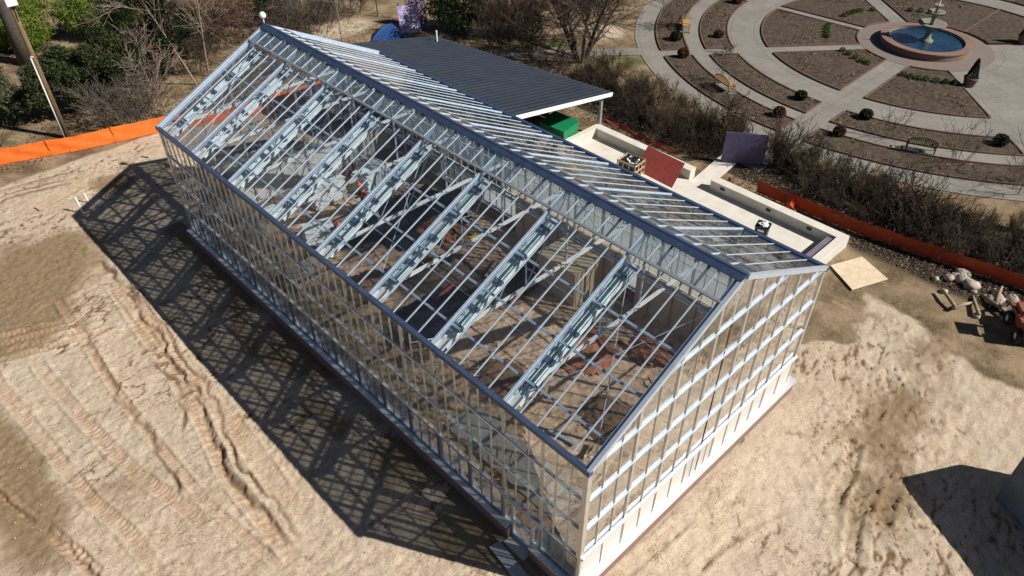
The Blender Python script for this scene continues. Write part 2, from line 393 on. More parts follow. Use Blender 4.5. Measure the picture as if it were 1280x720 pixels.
def branch_segments(rng, base, d, L, r, depth, out, bend=.25, kids=(3, 5), spread=.55, up=.12, tip=.35, lf=.62, split0=.25):
    nseg = 4; p = np.array(base, float); d = np.array(d, float); pts = [p.copy()]; dirs = []
    for i in range(nseg):
        d = d + rng.normal(size=3) * bend * .35 + np.array([0, 0, up * .3]); d /= np.linalg.norm(d)
        p = p + d * L / nseg; pts.append(p.copy()); dirs.append(d.copy())
    rs = [r * (1 - (1 - tip) * i / nseg) for i in range(nseg + 1)]
    out.append((np.array(pts), np.array(rs)))
    if depth > 0:
        for k in range(rng.integers(kids[0], kids[1] + 1)):
            t = rng.uniform(split0, 1); i = min(int(t * nseg), nseg - 1); q = pts[i] + (pts[i + 1] - pts[i]) * (t * nseg - i)
            nd = dirs[i] + rng.normal(size=3) * spread; nd /= np.linalg.norm(nd)
            branch_segments(rng, q, nd, L * lf * rng.uniform(.7, 1.2), max(.004, rs[i] * .55), depth - 1, out, bend, kids, spread, up, tip, lf, .15)

def segs_mesh(segs, n=3, rmin=.004):
    Vs = []; Fs = []; o = 0
    for pts, rs in segs:
        k = len(pts); d = np.gradient(pts, axis=0); d /= np.linalg.norm(d, axis=1)[:, None] + 1e-9
        ref = np.cross(d, [.31, .77, .55]); ref /= np.linalg.norm(ref, axis=1)[:, None] + 1e-9; bn = np.cross(d, ref)
        a = np.arange(n) * 2 * np.pi / n; r = np.maximum(rs, rmin)[:, None, None]
        V = pts[:, None, :] + r * (ref[:, None, :] * np.cos(a)[None, :, None] + bn[:, None, :] * np.sin(a)[None, :, None])
        Vs.append(V.reshape(-1, 3))
        i = np.arange(k - 1)[:, None] * n; kk = np.arange(n)[None, :]
        F = np.stack([i + kk, i + (kk + 1) % n, i + n + (kk + 1) % n, i + n + kk], -1).reshape(-1, 4) + o
        Fs.append(F); o += k * n
    return np.concatenate(Vs), np.concatenate(Fs)

def bare_shrub_mesh(seed, R, H, stems, m, name='stems', depth=2, kids=(3, 5), r=.014, lean=.5, rmin=.006, parent=None, base=.35):
    rng = np.random.default_rng(seed); segs = []
    for i in range(stems):
        a = rng.uniform(0, 6.283); rr = R * base * math.sqrt(rng.uniform(0, 1))
        d = np.array([math.cos(a) * lean * rng.uniform(.2, 1), math.sin(a) * lean * rng.uniform(.2, 1), 1.]); d /= np.linalg.norm(d)
        branch_segments(rng, (rr * math.cos(a), rr * math.sin(a), 0), d, H * rng.uniform(.6, 1), r, depth, segs, .3, kids, .5, .15, .35, .5)
    V, F = segs_mesh(segs, 3, rmin); V[:, 2] = np.maximum(V[:, 2], -.02)
    return npmesh(name, V, F, m, parent)

def bare_tree(name, x, y, H, r, label, seed, m='bark_l', stems=1, lean=(0, 0), depth=3, kids=(4, 6), spread=.6, cat='tree', lf=.55, rmin=.012, fan=.5, split0=.3, trunkfrac=.95):
    rng = np.random.default_rng(seed); root = empty(name, (x, y, 0), label, cat)
    tr = []; br = []
    for i in range(stems):
        a = i * 6.283 / max(stems, 1) + rng.uniform(-.4, .4); k = fan if stems > 1 else 0
        d = np.array([lean[0] + k * math.cos(a), lean[1] + k * math.sin(a), 1.]); d /= np.linalg.norm(d)
        s = []; b0 = (.22 * math.cos(a) * (stems > 1), .22 * math.sin(a) * (stems > 1), -.1)
        branch_segments(rng, b0, d, H * trunkfrac * rng.uniform(.75, 1), r, depth, s, .18, kids, spread, .1, .22, lf, split0)
        tr.append(s[0]); br += s[1:]
    V, F = segs_mesh(tr, 7, rmin); npmesh('trunk', V, F, m, root)
    V, F = segs_mesh(br, 3, rmin); npmesh('branches', V, F, m, root)
    return root

# ---------------------------------------------------------------- ground
def axis(parts):
    a = []
    for x0, x1, s in parts: a += list(np.arange(x0, x1 - 1e-6, s))
    a.append(parts[-1][1]); return np.array(a)
gx = axis([(-400, -60, 40), (-60, -16, 4), (-16, -12.4, .4), (-12.4, 1.0, .05), (1.0, 14, .10), (14, 22, .13), (22, 28, .3), (28, 60, .9), (60, 100, 8), (100, 400, 60)])
gy = axis([(-400, -60, 40), (-60, -16, 4), (-16, -10, .4), (-10, 2, .09), (2, 30, .06), (30, 40, .12), (40, 66, .5), (66, 110, 4), (110, 400, 58)])
X, Y = np.meshgrid(gx, gy, indexing='xy')
rng = np.random.default_rng(3)
def vnoise(X, Y, s, seed):
    r = np.random.default_rng(seed); T = r.random((64, 64)); u = X / s; v = Y / s
    i = np.floor(u).astype(int); j = np.floor(v).astype(int); fu = u - i; fv = v - j
    fu = fu * fu * (3 - 2 * fu); fv = fv * fv * (3 - 2 * fv)
    g = lambda a, b2: T[a % 64, b2 % 64]
    return (g(i, j) * (1 - fu) + g(i + 1, j) * fu) * (1 - fv) + (g(i, j + 1) * (1 - fu) + g(i + 1, j + 1) * fu) * fv - .5
def fbm(X, Y, s, seed, o=4):
    return sum(vnoise(X, Y, s / 2 ** k, seed + k) * .5 ** k for k in range(o))
def polyline(pts, X, Y):
    """distance, signed offset and arc length of grid points to a polyline"""
    D = np.full(X.shape, 1e9); S = np.zeros(X.shape); O = np.zeros(X.shape); acc = 0
    for (x0, y0), (x1, y1) in zip(pts[:-1], pts[1:]):
        L = math.hypot(x1 - x0, y1 - y0); ux, uy = (x1 - x0) / L, (y1 - y0) / L
        t = np.clip((X - x0) * ux + (Y - y0) * uy, 0, L); dx = X - x0 - ux * t; dy = Y - y0 - uy * t; d = np.hypot(dx, dy)
        k = d < D; D[k] = d[k]; S[k] = (acc + t)[k]; O[k] = (dx * -uy + dy * ux)[k]; acc += L
    return D, O, S, acc
def sm(a, b2, x): t = np.clip((x - a) / (b2 - a), 0, 1); return t * t * (3 - 2 * t)
jx = fbm(X, Y, 3.0, 90) * .5; jy = fbm(X, Y, 3.0, 95) * .5
eX = X + fbm(X, Y, 4.0, 221) * 3.2; eY = Y + fbm(X, Y, 3.5, 231) * 5.0
yard = (1 - sm(13.0, 14.5, X)) * (1 - sm(38, 41, Y)) + sm(12.5, 13.5, X) * (1 - sm(-.5, 3.0, eY)) * (1 - sm(19.5, 25, eX))
yard = np.clip(yard, 0, 1)
wx, wy = X + jx * .8, Y + jy * .8
crease = np.maximum(0, .07 - np.abs(fbm(wx * .55 + wy * .25, wy * 1.9 - wx * .5, .75, 131, 3))) * 1.9
patch = sm(-.15, .2, fbm(X, Y, 3.1, 151, 3))
rough = fbm(X, Y, 2.2, 11) * .05 + fbm(X, Y, .5, 21) * .022 + np.abs(fbm(X, Y, .9, 31)) * .05 - crease * .22 * (.25 + .75 * patch) + fbm(X, Y, .2, 171, 2) * .05
inside = (X > .1) & (X < 12.4) & (Y > .1) & (Y < 26.6)
Z = rough * yard * .8 - .02
near = (np.abs(X - 6.2) < 7.0) & (Y > -.8) & (Y < 27.5) & ~inside
Z[near] *= .4
clods = np.maximum(0, vnoise(X, Y, .22, 41) + vnoise(X, Y, .09, 42) * .6 - .22)
wetShadeA = np.zeros(X.shape); litA = np.zeros(X.shape); grnA = np.zeros(X.shape); soilA = np.zeros(X.shape); darkA = np.zeros(X.shape); trA = np.zeros(X.shape)
crkA = np.clip(crease / .10, 0, 1) * yard * (.2 + .8 * patch)
def blob(cx, cy, rx, ry, rot=0):
    c, s = math.cos(rot), math.sin(rot); u = ((X - cx) * c + (Y - cy) * s) / rx; v = (-(X - cx) * s + (Y - cy) * c) / ry
    return np.exp(-(u * u + v * v))
# treaded wheel tracks
def tracks(pts, w=.24, depth=.04, period=.19, chev=.3, amp=.022):
    global Z
    D, O, S, L = polyline(pts, X + jx * .12, Y + jy * .12)
    fade = sm(0, .8, S) * sm(0, .8, L - S)
    inn = (1 - sm(w * .8, w * 1.15, D)) * fade
    rim = np.exp(-((D - w * 1.3) / .07) ** 2) * fade * (D < 1)
    tr = np.sin((S + chev * np.abs(O) + .10 * vnoise(X, Y, .5, 67)) * 2 * np.pi / period)
    wob = np.clip(.15 + 1.5 * (vnoise(X, Y, .9, 66) + .5), 0, 1.4); brk = sm(-.12, .12, fbm(X, Y, 1.3, 68, 3) + .06); inn = inn * np.clip(.3 + wob * .6, 0, 1) * (.35 + .65 * brk)
    Z += -inn * depth + rim * .035 * wob + inn * amp * tr * wob
    np.maximum(trA, inn * (.5 - .5 * tr), out=trA)
def crack(pts, w=.10, depth=.10, wander=.4, ridge=.05):
    global Z
    D, O, S, L = polyline(pts, X + jx * wander + fbm(X, Y, .6, 77) * .25, Y + jy * wander)
    fade = sm(0, .5, S) * sm(0, .5, L - S) * (.35 + .9 * (vnoise(X, Y, 1.3, 55) + .5))
    np.maximum(crkA, np.exp(-(D / (w * .9)) ** 2) * np.clip(fade, 0, 1), out=crkA)
    Z += -np.exp(-(D / w) ** 2) * depth * fade + np.exp(-((O - w * 2.0) / (w * 1.6)) ** 2) * ridge * fade * (D < 1)
T1 = [(-9.02, 22.43), (-8.83, 19.87), (-8.56, 16.79), (-8.28, 14.46), (-7.91, 12.89)]
T2 = [(-10.58, 22.66), (-10.35, 19.88), (-10.12, 16.98), (-9.91, 14.35), (-9.5, 12.18), (-9.45, 10.67)]
T3 = [(-12.24, 17.77), (-11.64, 14.88), (-11.08, 12.64), (-10.78, 10.97)]
C1 = [(-4.5, 25.43), (-4.69, 22.23), (-4.83, 20.21), (-4.91, 17.33), (-5.39, 14.56), (-5.74, 12.26), (-5.72, 9.64), (-5.73, 7.92)]
C2 = [(-6.72, 24.93), (-7.01, 22.66), (-7.3, 18.41), (-7.17, 15.99), (-7.46, 12.23)]
tracks([(-9.0, 23.4)] + T1 + [(-7.6, 11.6), (-7.5, 10.4)], depth=.02, amp=.016); tracks([(-10.7, 24.0)] + T2 + [(-9.4, 9.0)], depth=.02, amp=.016); tracks(T3, .22, .09, .3, .2, .02)
for o_ in (-.9, -.3, .3, .9):
    tracks([(-10.4, 25.2 + o_), (-8, 24.4 + o_), (-6.4 - o_, 23.8 + o_)], .17, .008, .2, .5, .012)
crack(C1, .10, .12, .9, .06); crack([(x + .45, y) for x, y in C1], .07, .05, .8, .05); crack(C2, .10, .07, .7, .05)
crack([(-4.32, 28.93), (-4.21, 26.16), (-4.37, 23.44)], .14, .08, .8)
crack(T3, .07, .10, .5)
for off in (0,): tracks([(-6.9 + off * .2, 27.0), (-7.0 + off * .75, 23.5), (-7.2 + off * .95, 19.5), (-7.15 + off, 15.5), (-7.0 + off, 11.5), (-6.3 + off, 7.0)], .17, .02, .16, .2, .004)
tracks([(-4.6, 26.5), (-4.9, 22.5), (-5.05, 19.0), (-5.35, 15.5), (-5.9, 12.0), (-5.9, 7.0)], .26, .03, .3, .2, .004)
crack([(-5.5, 20), (-5.2, 17.5), (-6.2, 15)], .09, .08, 1)
for i in range(60):     # short sideways creases in the packed clay
    x0 = rng.uniform(-8.0, -3.9); y0 = rng.uniform(6, 27); a = rng.uniform(2.6, 3.6); l = rng.uniform(.3, 1.3)
    crack([(x0, y0), (x0 + l * math.cos(a), y0 + l * math.sin(a))], .03, .03, .9, .02)
tracks([(-4.35, 26), (-4.5, 20), (-4.6, 14), (-4.9, 9)], .34, .008, .2, .8, .008)
for o_ in (0, .5, 1.2): crack([(-7.5, 37.0 + o_), (-5.8, 37.9 + o_), (-2, 37.0 + o_)], .10, .05, .5, .05)
# gable side: curved rut and churned clods
tracks([(3.0, -2.2), (4.91, -2.3), (6.36, -2.62), (7.9, -3.03)], .17, .10, .5, 0, .008)
R_ = [(1.2, -.55), (3.49, -.75), (5.2, -.85)]
tracks(R_, .26, .07, .6, 0, .01)
for p_ in ([(11.06, -4.37), (9.62, -4.64), (8.03, -5.29), (6.8, -5.9)], [(11.63, -5.16), (9.71, -5.62), (7.73, -6.42)], [(9.1, -4.6), (10.59, -5.35), (10.81, -6.68)], [(12.5, -3.3), (10.5, -3.9), (8.5, -4.2)]):
    tracks(p_, .24, .10, .27, .6, .06)
ch = np.clip(blob(9.6, -5.2, 2.4, 1.8, .6) + blob(13.2, -4.0, 2.8, 2.2) + .9 * blob(17.5, -3.2, 4.5, 2.6) + .45 * blob(6, -3.5, 4.0, 2), 0, 1)
for k_ in range(7): tracks([(13.5 + k_ * .9, -1.5), (15 + k_ * .9, -3.3), (16.0 + k_ * .9, -5.2)], .16, .02, .3, .4, .02)
Z += clods * ch * .30
Z += clods * inside * .22 + fbm(X, Y, 1.6, 61) * .12 * inside
Z += clods * blob(-6, 24, 3, 6) * .05
# zones
damp_shade = (1 - sm(.6, 2.6, -X + fbm(X, Y, 2.0, 211) * 2.2)) * (X < .2) * (Y > -1) * (Y < 29)  # damp soil by the wall, its colour also deepening the building's shade
wetShadeA = np.clip(.75 * damp_shade + .7 * blob(-12.2, 21, 1.6, 9) + .55 * blob(-8.2, 27.5, 3.0, 2.4) + .35 * blob(-7.5, 12, 1.2, 5) + .4 * blob(-3.5, 38, 4, 1.0) + blob(-6.2, 30.6, 3.2, 3.2, .5) + .9 * blob(-9.6, 28.0, 2.4, 2.6) + .85 * blob(-.9, 35.4, 1.6, 1.5) + .7 * blob(-9.2, 24.8, 1.8, 1.6) + .75 * blob(-11.6, 17.0, 1.2, 4) + .45 * blob(-9.2, 13.5, 1.2, 3)
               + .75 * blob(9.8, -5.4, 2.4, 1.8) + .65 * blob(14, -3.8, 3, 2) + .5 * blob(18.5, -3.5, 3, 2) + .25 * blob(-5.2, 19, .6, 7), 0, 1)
trA *= 1 - .85 * sm(1, 2, X)
litA = np.clip(np.maximum(1 - yard, 0), 0, 1)
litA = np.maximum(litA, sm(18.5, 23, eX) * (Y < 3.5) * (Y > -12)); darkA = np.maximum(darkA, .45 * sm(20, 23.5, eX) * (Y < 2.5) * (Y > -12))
tan_ = blob(16, 57, 5, 5) + blob(22, 46.5, 4.5, 3) + blob(37, 31, 3, 3) + blob(7, 53, 1.5, 2) + blob(28.4, 15, 1.2, 8) * .5
litA = np.clip(litA - .75 * np.clip(tan_, 0, 1), 0, 1)
grnA = np.clip(blob(32.2, 32.2, 3.2, 1.0, 2.3) + blob(33.2, 26.6, 3.4, 1.1, 2.3) + .55 * blob(23, 45, 2.5, 2) + .5 * blob(28.5, 34, 1.5, 2), 0, 1)
soilA = np.clip(inside * 1.0, 0, 1)
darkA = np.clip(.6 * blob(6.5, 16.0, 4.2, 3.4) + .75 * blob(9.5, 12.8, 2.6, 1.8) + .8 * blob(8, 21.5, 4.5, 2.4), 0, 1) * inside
darkA = np.maximum(darkA, 1.0 * (sm(25.0, 26.2, X) * (1 - sm(29.6, 30.4, X)) * (Y < 24) * (Y > -14)))  # hedge row mulch blackened so the ground colour carries the hedge's shadow
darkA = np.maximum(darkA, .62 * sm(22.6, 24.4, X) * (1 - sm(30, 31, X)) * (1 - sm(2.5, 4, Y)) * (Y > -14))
V = np.stack([X, Y, Z], -1).reshape(-1, 3); nx, ny = len(gx), len(gy)
i, j = np.meshgrid(np.arange(nx - 1), np.arange(ny - 1), indexing='xy'); a = (j * nx + i).ravel()
F = np.stack([a, a + 1, a + 1 + nx, a + nx], 1)
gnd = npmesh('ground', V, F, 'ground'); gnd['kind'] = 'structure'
for nm, ch3 in (('zone', (wetShadeA, litA, grnA)), ('zone2', (soilA, darkA, trA)), ('zone3', (crkA, crkA, crkA))):
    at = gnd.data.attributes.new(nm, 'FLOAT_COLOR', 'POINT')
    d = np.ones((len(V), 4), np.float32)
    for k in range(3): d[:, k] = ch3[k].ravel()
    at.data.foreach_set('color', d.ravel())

# ---------------------------------------------------------------- greenhouse
Wd, Ln, ZE, HR = 12.52, 26.72, 6.45, 9.56
BAY = Ln / 8; HALF = Wd / 2; SL = math.hypot(HALF, HR - ZE); ca, sa = HALF / SL, (HR - ZE) / SL
B0, PH = .65, 1.45
gh = empty('greenhouse', (0, 0, 0), 'long glass greenhouse with white metal frame, blue ridge and brick base, still being fitted out', 'greenhouse')
def rp(side, s, y, off=0.0):
    if side < 0: return Vector((s * ca - off * sa, y, ZE + s * sa + off * ca))
    return Vector((Wd - s * ca + off * sa, y, ZE + s * sa + off * ca))
def nrm(side): return Vector((-sa if side < 0 else sa, 0, ca))
# brick knee walls (door gap Y 1.95..2.95 in the long wall)
for x0, x1, y0, y1 in ((-.24, .11, -.24, 1.95), (-.24, .11, 2.95, Ln + .24), (.112, Wd - .112, -.24, .11), (.112, Wd - .112, Ln - .11, Ln + .24), (Wd - .11, Wd + .24, -.24, Ln + .24)):
    MB().box(x0, x1, y0, y1, -.3, B0 - .05).build('brick_wall', 'brick', gh)
for p0, p1, up in (((-.10, -.30, B0), (-.10, 1.93, B0), (-.12, 0, 1)), ((-.10, 2.97, B0), (-.10, Ln + .2, B0), (-.12, 0, 1)),
                   ((.145, -.13, B0 + .002), (Wd + .3, -.13, B0 + .002), (0, -.12, 1)), ((.145, Ln + .1, B0), (Wd, Ln + .1, B0), (0, .12, 1)), ((Wd + .08, .1, B0), (Wd + .08, Ln - .1, B0), (.12, 0, 1))):
    MB().beam(p0, p1, .36, .045, up).build('sill', 'sill', gh)
# posts
def post(x, y, w, d, z0, z1, nm, m='alu'):
    b = MB().box(x - w / 2, x + w / 2, y - d / 2, y + d / 2, z0, z1)
    return b.build(nm, m, gh)
for x in (.02, Wd - .02):
    for y in (.02, Ln - .02): post(x, y, .17, .17, B0, ZE - .05, 'corner_post', 'wallbar')
ys = [k * BAY / 2 for k in range(17)]
for x in (.02, Wd - .02):
    for y in ys[1:-1]: post(x, y, .10, .12, B0, ZE - .08, 'wall_post', 'wallbar')
gxs = [0, 2.08, 3.76, 5.44, 7.08, 8.76, 10.44, Wd]
def roof_z(x): return ZE + min(x, Wd - x) * (HR - ZE) / HALF
for y in (.0, Ln):
    for x in gxs[1:-1]: post(x, y, .11, .11, B0, roof_z(x) - .12, 'gable_post', 'wallbar')
# wall windows: one part per half-bay, pane + bars + rails
def wall_module(p0, p1, nb, out, ztop0, ztop1, low, door=False):
    """p0,p1 plan points; nb panes across"""
    p0 = Vector((*p0, 0)); p1 = Vector((*p1, 0)); d = (p1 - p0).normalized(); L = (p1 - p0).length; o = Vector((*out, 0))
    zlow = B0 + PH
    a = p0 + d * .055; e = p1 - d * .055
    g = MB(); f = [a + Vector((0, 0, zlow + .03)), e + Vector((0, 0, zlow + .03)), e + Vector((0, 0, ztop1)), a + Vector((0, 0, ztop0))]
    off = o * .012
    g.add([q + off for q in f], [(0, 1, 2, 3)])
    win = g.build('wall_window', 'glass', gh)
    for k in range(1, nb):
        q = p0 + d * (L * k / nb); zt = ztop0 + (ztop1 - ztop0) * k / nb
        MB().beam(q + Vector((0, 0, zlow + .04)) + o * .02, q + Vector((0, 0, zt)) + o * .02, .028, .05, o).build('mullion', 'wallbar', win)
    if low and not door:
        pan = MB()
        z0, z1 = B0 + .06, zlow - .05; A = p0 + d * .07; E_ = p1 - d * .07
        if low == 'poly':
            n = 34; pts = []
            for q in range(n + 1):
                t = q / n; pts.append(A.lerp(E_, t) + o * (.03 + .010 * (q % 2)))
            pan.add([p + Vector((0, 0, zz)) for p in pts for zz in (z0, z1)], [(2 * q, 2 * q + 2, 2 * q + 3, 2 * q + 1) for q in range(n)])
            lv = pan.build('lower_panel', 'poly', gh)
            fr = MB()
            fr.beam(p0 + o * .09 + Vector((0, 0, zlow)), p1 + o * .09 + Vector((0, 0, zlow)), .10, .10)
            for q in (p0, p0.lerp(p1, .5)): fr.beam(q + o * .055 + Vector((0, 0, z0)), q + o * .055 + Vector((0, 0, z1 - .01)), .03 if q != p0 else .055, .05, o)
            fr.build('panel_frame', 'sill', lv)
        else:
            pan.add([A + o * .03 + Vector((0, 0, z0)), E_ + o * .03 + Vector((0, 0, z0)), E_ + o * .03 + Vector((0, 0, z1)), A + o * .03 + Vector((0, 0, z1))], [(0, 1, 2, 3)])
            lv = pan.build('lower_vent', 'lowglass', gh); fr = MB()
            for zz in (z0, z1): fr.beam(A + o * .05 + Vector((0, 0, zz)), E_ + o * .05 + Vector((0, 0, zz)), .06, .06)
            for q in (A, A.lerp(E_, 1 / 3), A.lerp(E_, 2 / 3), E_): fr.beam(q + o * .05 + Vector((0, 0, z0)), q + o * .05 + Vector((0, 0, z1)), .04, .05, o)
            fr.build('vent_frame', 'vent_frame', lv)
for k in range(16):
    wall_module((0, ys[k]), (0, ys[k + 1]), 3, (-1, 0), ZE - .1, ZE - .1, 'vent', k == 1)
    wall_module((Wd, ys[k]), (Wd, ys[k + 1]), 3, (1, 0), ZE - .1, ZE - .1, 'vent')
for y, o in ((0, -1), (Ln, 1)):
    for k in range(7):
        xa, xb = gxs[k], gxs[k + 1]
        if k == 3:
            xm = HALF; wall_module((xa, y), (xm, y), 1, (0, o), roof_z(xa) - .12, roof_z(xm) - .12, 'poly'); wall_module((xm, y), (xb, y), 1, (0, o), roof_z(xm) - .12, roof_z(xb) - .12, 'poly')
        else: wall_module((xa, y), (xb, y), 2 if k else 3, (0, o), roof_z(xa) - .12, roof_z(xb) - .12, 'poly')
for lev in (1, 2, 3):
    z = B0 + PH * lev
    for x in (-.045, Wd + .045): MB().beam((x, .1, z), (x, Ln - .1, z), .05, .05).build('glazing_rail', 'white', gh)  # long wall rails are white to put sunlit highlights into their colour
    for y in (-.045, Ln + .045): MB().beam((.1, y, z), (Wd - .1, y, z), .07, .055).build('glazing_rail', 'bar', gh)
for lev in (4, 5):
    z = B0 + PH * lev; xi = max(.1, (z - ZE) / (HR - ZE) * HALF + .12)
    for y in (-.045, Ln + .045): MB().beam((xi, y, z), (Wd - xi, y, z), .07, .055).build('glazing_rail', 'bar', gh)
# door between the second pair of posts
dr = MB()
for y in (2.0, 2.9): dr.box(-.06, .06, y - .045, y + .045, .02, B0 + PH - .06)
dr.box(-.06, .06, 2.05, 2.85, B0 + PH - .16, B0 + PH - .06); dr.box(-.05, .05, 2.05, 2.85, .98, 1.07); dr.box(-.05, .05, 2.05, 2.85, .06, .24)
door = dr.build('door', 'alu', gh)
MB().add([(0, 2.05, .24), (0, 2.85, .24), (0, 2.85, .98), (0, 2.05, .98)], [(0, 1, 2, 3)]).build('lower_pane', 'lowglass', door)
MB().add([(0, 2.05, 1.07), (0, 2.85, 1.07), (0, 2.85, 1.94), (0, 2.05, 1.94)], [(0, 1, 2, 3)]).build('upper_pane', 'glass', door)
MB().tube([(-.06, 2.1, 1.02), (-.13, 2.1, 1.02), (-.13, 2.22, 1.02)], .018, 6).build('handle', 'alu_dark', door)
MB().beam((-.06, 1.45, B0 + PH), (-.06, 3.44, B0 + PH), .12, .20).build('door_header', 'alu_dark', gh)
MB().box(-.45, .12, 1.97, 2.93, -.2, .05).build('threshold', 'conc_wall', gh)
for y0, y1 in ((1.70, 1.955), (2.945, 3.30)):
    MB().add([(0, y0, B0 + .06), (0, y1, B0 + .06), (0, y1, B0 + PH), (0, y0, B0 + PH)], [(0, 1, 2, 3)]).build('side_light', 'glass', gh)
# eave gutters, ridge, rakes
for side, x in ((-1, -.05), (1, Wd + .05)):
    MB().beam((x, -.12, ZE - .02), (x, Ln + .12, ZE - .02), .16, .17).build('gutter', 'blue_cap', gh)
b = MB(); b.beam((HALF - .12, -.1, HR + .045), (HALF - .12, Ln + .1, HR + .045), .27, .05, (-sa, 0, ca)); b.beam((HALF + .12, -.1, HR + .043), (HALF + .12, Ln + .1, HR + .043), .27, .05, (sa, 0, ca))
b.tube([(HALF, -.1, HR + .1), (HALF, Ln + .1, HR + .1)], .05, 8); b.build('ridge_cap', 'blue_cap', gh)
for side in (-1, 1):
    for y in (-.05, Ln + .05):
        MB().beam(rp(side, -.05, y, .02), rp(side, SL - .14, y, .02), .12, .16, nrm(side)).build('rake_trim', 'bar', gh)
b = MB(); b.tube([(HALF, Ln + .05, HR + .1), (HALF, Ln + .05, HR + .4)], .03, 6)
b.lathe([(.0, -.17), (.10, -.14), (.16, -.05), (.16, .05), (.10, .14), (0, .17)], (HALF, Ln + .05, HR + .52), 10); b.build('weather_sensor', 'white', gh, True)
# roof: per bay glass with glazing bars, ridge vents
VL = 1.02
for side in (-1, 1):
    n = nrm(side)
    for k in range(8):
        y0, y1 = k * BAY, (k + 1) * BAY
        g = MB(); g.add([rp(side, .02, y0), rp(side, .02, y1), rp(side, SL - VL, y1), rp(side, SL - VL, y0)], [(0, 1, 2, 3)])
        pn = g.build('roof_pane', 'roofglass' if side < 0 else 'hazeglass', gh)
        for q in range(1, 5):
            y = y0 + BAY * q / 5; MB().beam(rp(side, 0, y, .0), rp(side, SL - VL, y, .0), .036 if side < 0 else .028, .055 if side < 0 else .03, n).build('glazing_bar', 'bar' if side < 0 else 'steel', pn)
        g = MB(); o1 = .07
        g.add([rp(side, SL - VL + .02, y0, o1), rp(side, SL - VL + .02, y1, o1), rp(side, SL - .12, y1, .045), rp(side, SL - .12, y0, .045)], [(0, 1, 2, 3)])
        vn = g.build('ridge_vent', 'ventglass', gh)
        for q in range(0, 5):
            y = y0 + BAY * q / 5; MB().beam(rp(side, SL - VL, y, o1), rp(side, SL - .1, y, .05), .036, .05, n).build('vent_bar', 'bar', vn)
        MB().beam(rp(side, SL - VL - .02, y0, .06), rp(side, SL - VL - .02, y1, .06), .075, .10, n).build('vent_rail', 'alu_dark', vn)
        b = MB()
        yy = y0 + BAY * .3; b.beam(rp(side, SL - VL, yy, -.02), rp(side, SL - .12, yy, -.02), .07, .05, n)
        yy = y0 + BAY * .7; b.beam(rp(side, SL - VL, yy, -.02), rp(side, SL - .12, yy, -.02), .07, .05, n); b.build('vent_arm', 'blue_cap', vn)
# trusses
for k in range(9):
    y = k * BAY
    y = min(max(y, .09), Ln - .09)
    rf = MB()
    for side in (-1, 1): rf.beam(rp(side, .05, y, -.05), rp(side, SL - .03, y, -.05), .075, .17, nrm(side))
    tr = rf.build('truss', 'steel', gh)
    MB().beam((.1, y, ZE - .12), (Wd - .1, y, ZE - .12), .09, .12).build('tie_beam', 'white', tr)
    wb = MB()
    wb.beam((HALF, y, ZE - .06), (HALF, y, HR - .25), .06, .06)
    for side in (-1, 1):
        ss = [1.55, 3.1, 4.65]
        for q, s in enumerate(ss):
            top = rp(side, s, y, -.15); bx = HALF - (HALF - s * ca) * .94 if side < 0 else HALF + (HALF - s * ca) * .94
            wb.beam((top.x, y, ZE - .06), top, .04, .04)
            nb_ = rp(side, ss[q + 1] if q < 2 else SL - .2, y, -.15)
            wb.beam((top.x, y, ZE - .06), nb_, .03, .03)
    wb.build('web', 'steel', tr)
for side in (-1, 1):
    for s in (.95, 2.48, 4.1, 5.62):
        MB().beam(rp(side, s, .0, -.17), rp(side, s, Ln, -.17), .075, .09, nrm(side)).build('purlin', 'steel', gh)
# wind braces: thin rods
for k in (0, 3, 7):
    b = MB()
    for side in (-1, 1):
        b.tube([rp(side, .1, k * BAY, -.25), rp(side, SL - 1, (k + 1) * BAY, -.25)], .014, 5); b.tube([rp(side, .1, (k + 1) * BAY, -.25), rp(side, SL - 1, k * BAY, -.25)], .014, 5)
    b.build('brace', 'steel', gh)
b = MB()
for x in (2.5, 5, 7.5, 10): b.tube([(x, 0.1, ZE - .1), (x, Ln - .1, ZE - .1)], .013, 5)
b.build('curtain_wire', 'steel', gh)
# folded shade cloths hung under each truss
def curtain(side, y, seed):
    r = random.Random(seed); n = nrm(side); b = MB(); s = .25; end = SL - 1.15
    bands = MB()
    ns = 26
    for strip in range(7):
        yy = y - .21 + strip * .07; base = r.uniform(-.05, .05)
        vs = []; fs = []
        for q in range(ns + 1):
            t = s + (end - s) * q / ns; o = -.36 + base + r.uniform(-.006, .006); jy_ = r.uniform(-.006, .006)
            vs += [rp(side, t, yy + jy_, o - .12), rp(side, t, yy + jy_ + .028, o + .02), rp(side, t, yy + jy_ + .056, o - .12)]
        for q in range(ns):
            for e in range(2): fs.append((q * 3 + e, q * 3 + e + 1, q * 3 + e + 4, q * 3 + e + 3))
        b.add(vs, fs)
    o = b.build('shade_curtain', 'curtain', gh)
    for t in (.9, 1.75, 2.9, 4.05, 5.2):
        bands.beam(rp(side, t, y, -.33), rp(side, t + r.uniform(.10, .22), y, -.33), .47, .09, n)
    bands.build('purlin_shadow_band', 'curtain_shadow', o)  # dark bands laid over the cloth as painted purlin shadows
    MB().beam(rp(side, .05, y - .05, -.3), rp(side, .5, y - .05, -.3), .28, .12, n).build('curtain_end', 'white', o)
for k in range(1, 9):
    yy = k * BAY if k < 8 else Ln - .45
    for side in (-1, 1): curtain(side, yy - .1, 10 * k + side)

